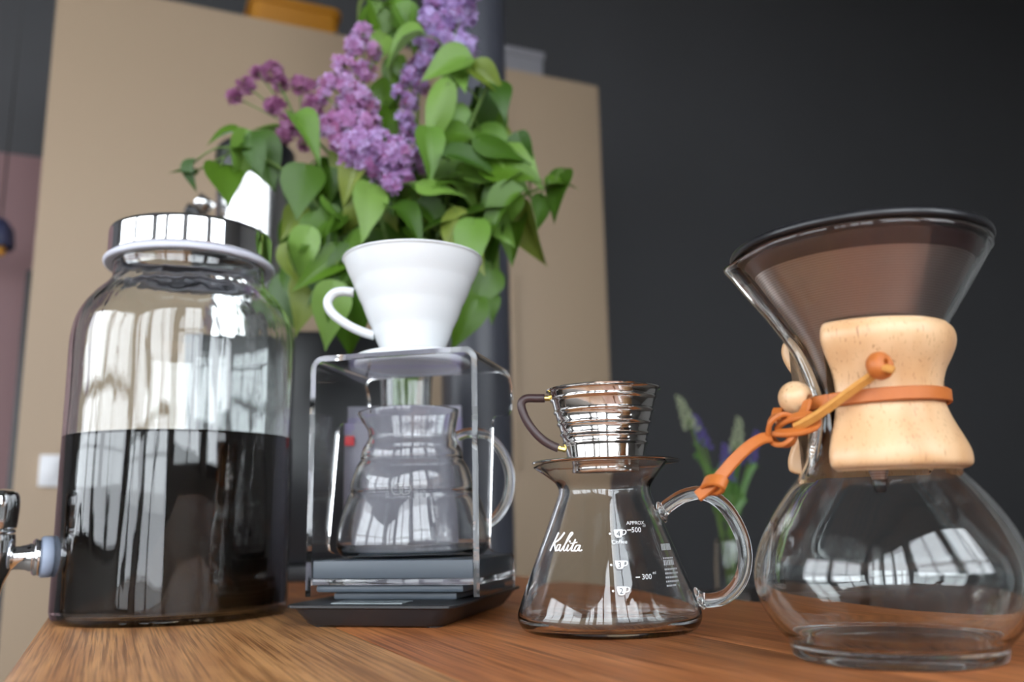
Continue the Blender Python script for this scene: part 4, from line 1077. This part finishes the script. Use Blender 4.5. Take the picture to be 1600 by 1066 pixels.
for k, clumps in PANICLE_CLUMPS.items():
    B_ = BR[k]; rnd = random.Random(ord(k)); V, Fc, Cc = [], [], []
    for cx, cy_, cz, r in clumps:
        if k in 'CE': r *= 1.15
        cc = Vector((cx, cy_, cz))
        near = min(B_['pts'][-6:], key=lambda p: (p - cc).length)
        tube(B_['bm'], [p - B_['foot'] for p in qbez(near, near.lerp(cc, .5) + Vector((0, .004, .003)), cc, 5)], .0009, 5)
        nfl = max(8, int((r * 1400 / .93) ** 2 * (.16 if k not in 'CG' else .24)))
        for _ in range(nfl):
            d = Vector((rnd.gauss(0, 1), rnd.gauss(0, 1) - .35, rnd.gauss(0, 1))).normalized()
            rad = r * rnd.uniform(.72, 1.08)
            p = cc + d * rad - B_['foot']
            bud = k in 'CG' and rnd.random() < .55
            col = HUES[k][rnd.choices((0, 1, 2), (5, 4, 2))[0]]
            nd = (d + Vector((rnd.uniform(-.5, .5), rnd.uniform(-.7, .2), rnd.uniform(-.4, .5)))).normalized()
            u_ = nd.orthogonal().normalized(); u_.rotate(Matrix.Rotation(rnd.uniform(0, PI), 3, nd)); w_ = nd.cross(u_)
            pl_ = rnd.uniform(.0042, .0060) * (.6 if bud else 1)
            # throat tube
            i0 = len(V); V += [p + u_ * .0009, p + w_ * .0009, p - u_ * .0009, p - w_ * .0009, p - nd * .006]
            for t in range(4): Fc.append((i0 + t, i0 + (t + 1) % 4, i0 + 4)); Cc.append(HUES[k][2])
            cup_ = rnd.uniform(.1, .5) if not bud else 1.3
            for q in range(4):
                a = q * PI / 2; e1 = u_ * math.cos(a) + w_ * math.sin(a); e2 = w_ * math.cos(a) - u_ * math.sin(a)
                i0 = len(V)
                V += [p + e1 * .0007, p + e1 * pl_ * .55 + e2 * pl_ * .36 + nd * pl_ * .25 * cup_, p + e1 * pl_ * .92 + e2 * pl_ * .24 + nd * pl_ * (.75 * cup_), p + e1 * pl_ * 1.02 + nd * pl_ * .7 * cup_,
                      p + e1 * pl_ * .92 - e2 * pl_ * .24 + nd * pl_ * .75 * cup_, p + e1 * pl_ * .55 - e2 * pl_ * .36 + nd * pl_ * .25 * cup_, p + e1 * pl_ * .55 + nd * pl_ * .12 * cup_]
                for f in ((0, 1, 6), (1, 2, 6), (2, 3, 6), (3, 4, 6), (4, 5, 6), (5, 0, 6)):
                    Fc.append(tuple(i0 + t for t in f)); Cc.append(col)
    me = bpy.data.meshes.new('flower_cluster'); me.from_pydata([tuple(v) for v in V], [], Fc)
    ca_ = me.attributes.new('hue', 'FLOAT_COLOR', 'FACE')
    for i, c in enumerate(Cc): ca_.data[i].color = (*c, 1)
    o = link('flower_cluster', me, M['petal'], B_['root'], True); tag(o, kind='stuff')
for k, B_ in BR.items(): obj('stem', B_['bm'], M['stem'], B_['root'])

# ------------------------------------------------------------------ coffee bag, brewing machine, small vase of flowers
bagt = thing('coffee_bag', 'white coffee bag with lilac band and red mark behind the ribbed server', 'bag', (-.104, .845, 0), math.radians(4))
bm = bmesh.new(); lofted(bm, [rrect(-.055 * s, .055 * s, -.022 * d, .022 * d, .0215 * d, z, 4) for s, d, z in ((.96, .9, 0.0005), (1, 1, .01), (1, 1, .11), (1, .7, .15), (1, .3, .168), (1, .12, .178))])
obj('pouch', bm, M['bag'], bagt, True, 60)
bm = bmesh.new(); lofted(bm, [rrect(-.0553, .0553, -.0225 * d, .0225 * d, .02 * d, z, 4) for d, z in ((.62, .152), (.33, .1665))]); obj('printed_band', bm, M['bag_band'], bagt, True, 60)
boxo('printed_mark', (-.0525, -.044, -.019, -.016, .140, .149), M['red'], bagt, .0005)

mc = thing('coffee_machine', 'black coffee machine with a chrome drum on top, behind the jar', 'coffee machine', (-.29, 1.22, 0), math.radians(10))
boxo('housing', (-.155, .135, -.02, .16, .02, .333), M['black'], mc, .008)
boxo('base', (-.15, .145, -.06, .165, .0, .0195), M['matte_black'], mc, .004)
boxo('side_column', (.137, .160, .0, .14, .02, .30), M['matte_black'], mc, .004)
dm = bmesh.new(); lathe(dm, cm([(0, 33.35), (5.4, 33.35), (5.55, 33.6), (5.55, 33.8), (5.55, 57.2), (5.55, 57.4), (5.4, 57.6), (0, 57.6)]), 64); d_o = obj('chrome_drum', dm, M['brushed'], mc, True, 40); d_o.location = (-.082, .07, 0)
bm = bmesh.new(); lathe(bm, cm(crom([(0, 57.65), (5.4, 57.65), (5.7, 57.8), (5.85, 58.4), (5.85, 61.6), (5.6, 62.7), (4.6, 63.1), (0, 63.2)], 4)), 64); l_o = obj('lid', bm, M['black'], mc); l_o.location = (-.082, .07, 0)
bm = bmesh.new(); tube(bm, [(-.128, .05, .475), (-.150, .04, .505), (-.165, .035, .518), (-.172, .032, .521)], [.012, .011, .009, .008], 16); obj('spout', bm, M['black'], mc)
bm = bmesh.new(); tube(bm, [(-.136, .03, .52), (-.155, .02, .532)], .010, 16); obj('spout_cap', bm, M['chrome'], mc)

st_ = thing('side_table', 'dark side table beyond the oak table, under the small flower vase', 'table', (.36, 1.56, ZF), ROOM)
boxo('tabletop', (-.2, .2, -.16, .16, .67, .698), M['sidetable'], st_, .004)
for sx in (-1, 1):
    for sy in (-1, 1): boxo('leg', (sx * .17 - .015, sx * .17 + .015, sy * .13 - .015, sy * .13 + .015, 0, .67), M['sidetable'], st_, .002)
FVX, FVY, FVZ = .348, 1.5, ZF + .6985
fv = thing('bud_vase', 'small clear glass vase of blue-violet flowers on the dark side table', 'vase', (FVX, FVY, FVZ))
bm = bmesh.new(); lathe(bm, cm(crom([(0, .05), (2.4, 0), (2.6, .3), (2.6, 5), (2.4, 7.5), (2.2, 9.6)], 4) + crom([(2.0, 9.6), (2.2, 7.5), (2.35, 5), (2.35, 1.0), (2.1, .8), (0, .8)], 4)), 40); obj('glass_body', bm, M['vase_glass'], fv)
M['violet'] = plain('violet_floret', (.10, .07, .26), .6); M['palebud'] = plain('pale_green_bud', (.32, .36, .22), .6); M['dimleaf'] = plain('narrow_green_leaf', (.07, .16, .03), .5)
FL = [(-.052, 0, .285, 'palebud', 'flower stem with a pale greenish tip leaning from the small vase'), (-.028, .02, .255, 'violet', 'flower stem with a violet head leaning from the small vase'), (.0, -.01, .20, 'violet', 'short upright violet flower stem in the small vase'), (.045, .01, .225, 'violet', 'violet flower stem leaning towards the brewer from the small vase'), (.022, .0, .245, 'palebud', 'tall green-tipped flower stem in the small vase')]
for dx, dy, hh, mt, lab in FL:
    f = thing('flower_stem', lab, 'flower', (FVX + dx * .1, FVY + dy * .1, FVZ + .012), 0, 'flowers in the small vase')
    top = Vector((dx, dy, hh)); P = qbez(Vector((0, 0, 0)), Vector((dx * .15, dy * .2, hh * .6)), top, 10)
    bm = bmesh.new(); tube(bm, P, .0018, 6); obj('stem', bm, M['stem'], f)
    bm = bmesh.new(); rn = random.Random(int(hh * 1000))
    for q in range(26):
        t = q / 26; c0 = top + (P[-1] - P[-3]).normalized() * (-.02 + .06 * t); a = q * 2.4
        r_ = .011 * (1 - t * .7)
        bmesh.ops.create_uvsphere(bm, u_segments=6, v_segments=5, radius=.0042 * (1 - .4 * t), matrix=Matrix.Translation(c0 + Vector((math.cos(a) * r_, math.sin(a) * r_, 0))))
    tag(obj('flower_head', bm, M[mt], f), kind='stuff')
    for q in range(3):
        b0 = P[4 + q]; a = q * 2.1 + dx * 40
        bm = bmesh.new()
        tipv = b0 + Vector((math.cos(a) * .03, math.sin(a) * .02, .06)); pts = qbez(b0, b0.lerp(tipv, .5) + Vector((0, 0, .02)), tipv, 6)
        strap(bm, pts, Vector((math.sin(a), -1, .3)), .011, .0008); obj('leaf', bm, M['dimleaf'], f)
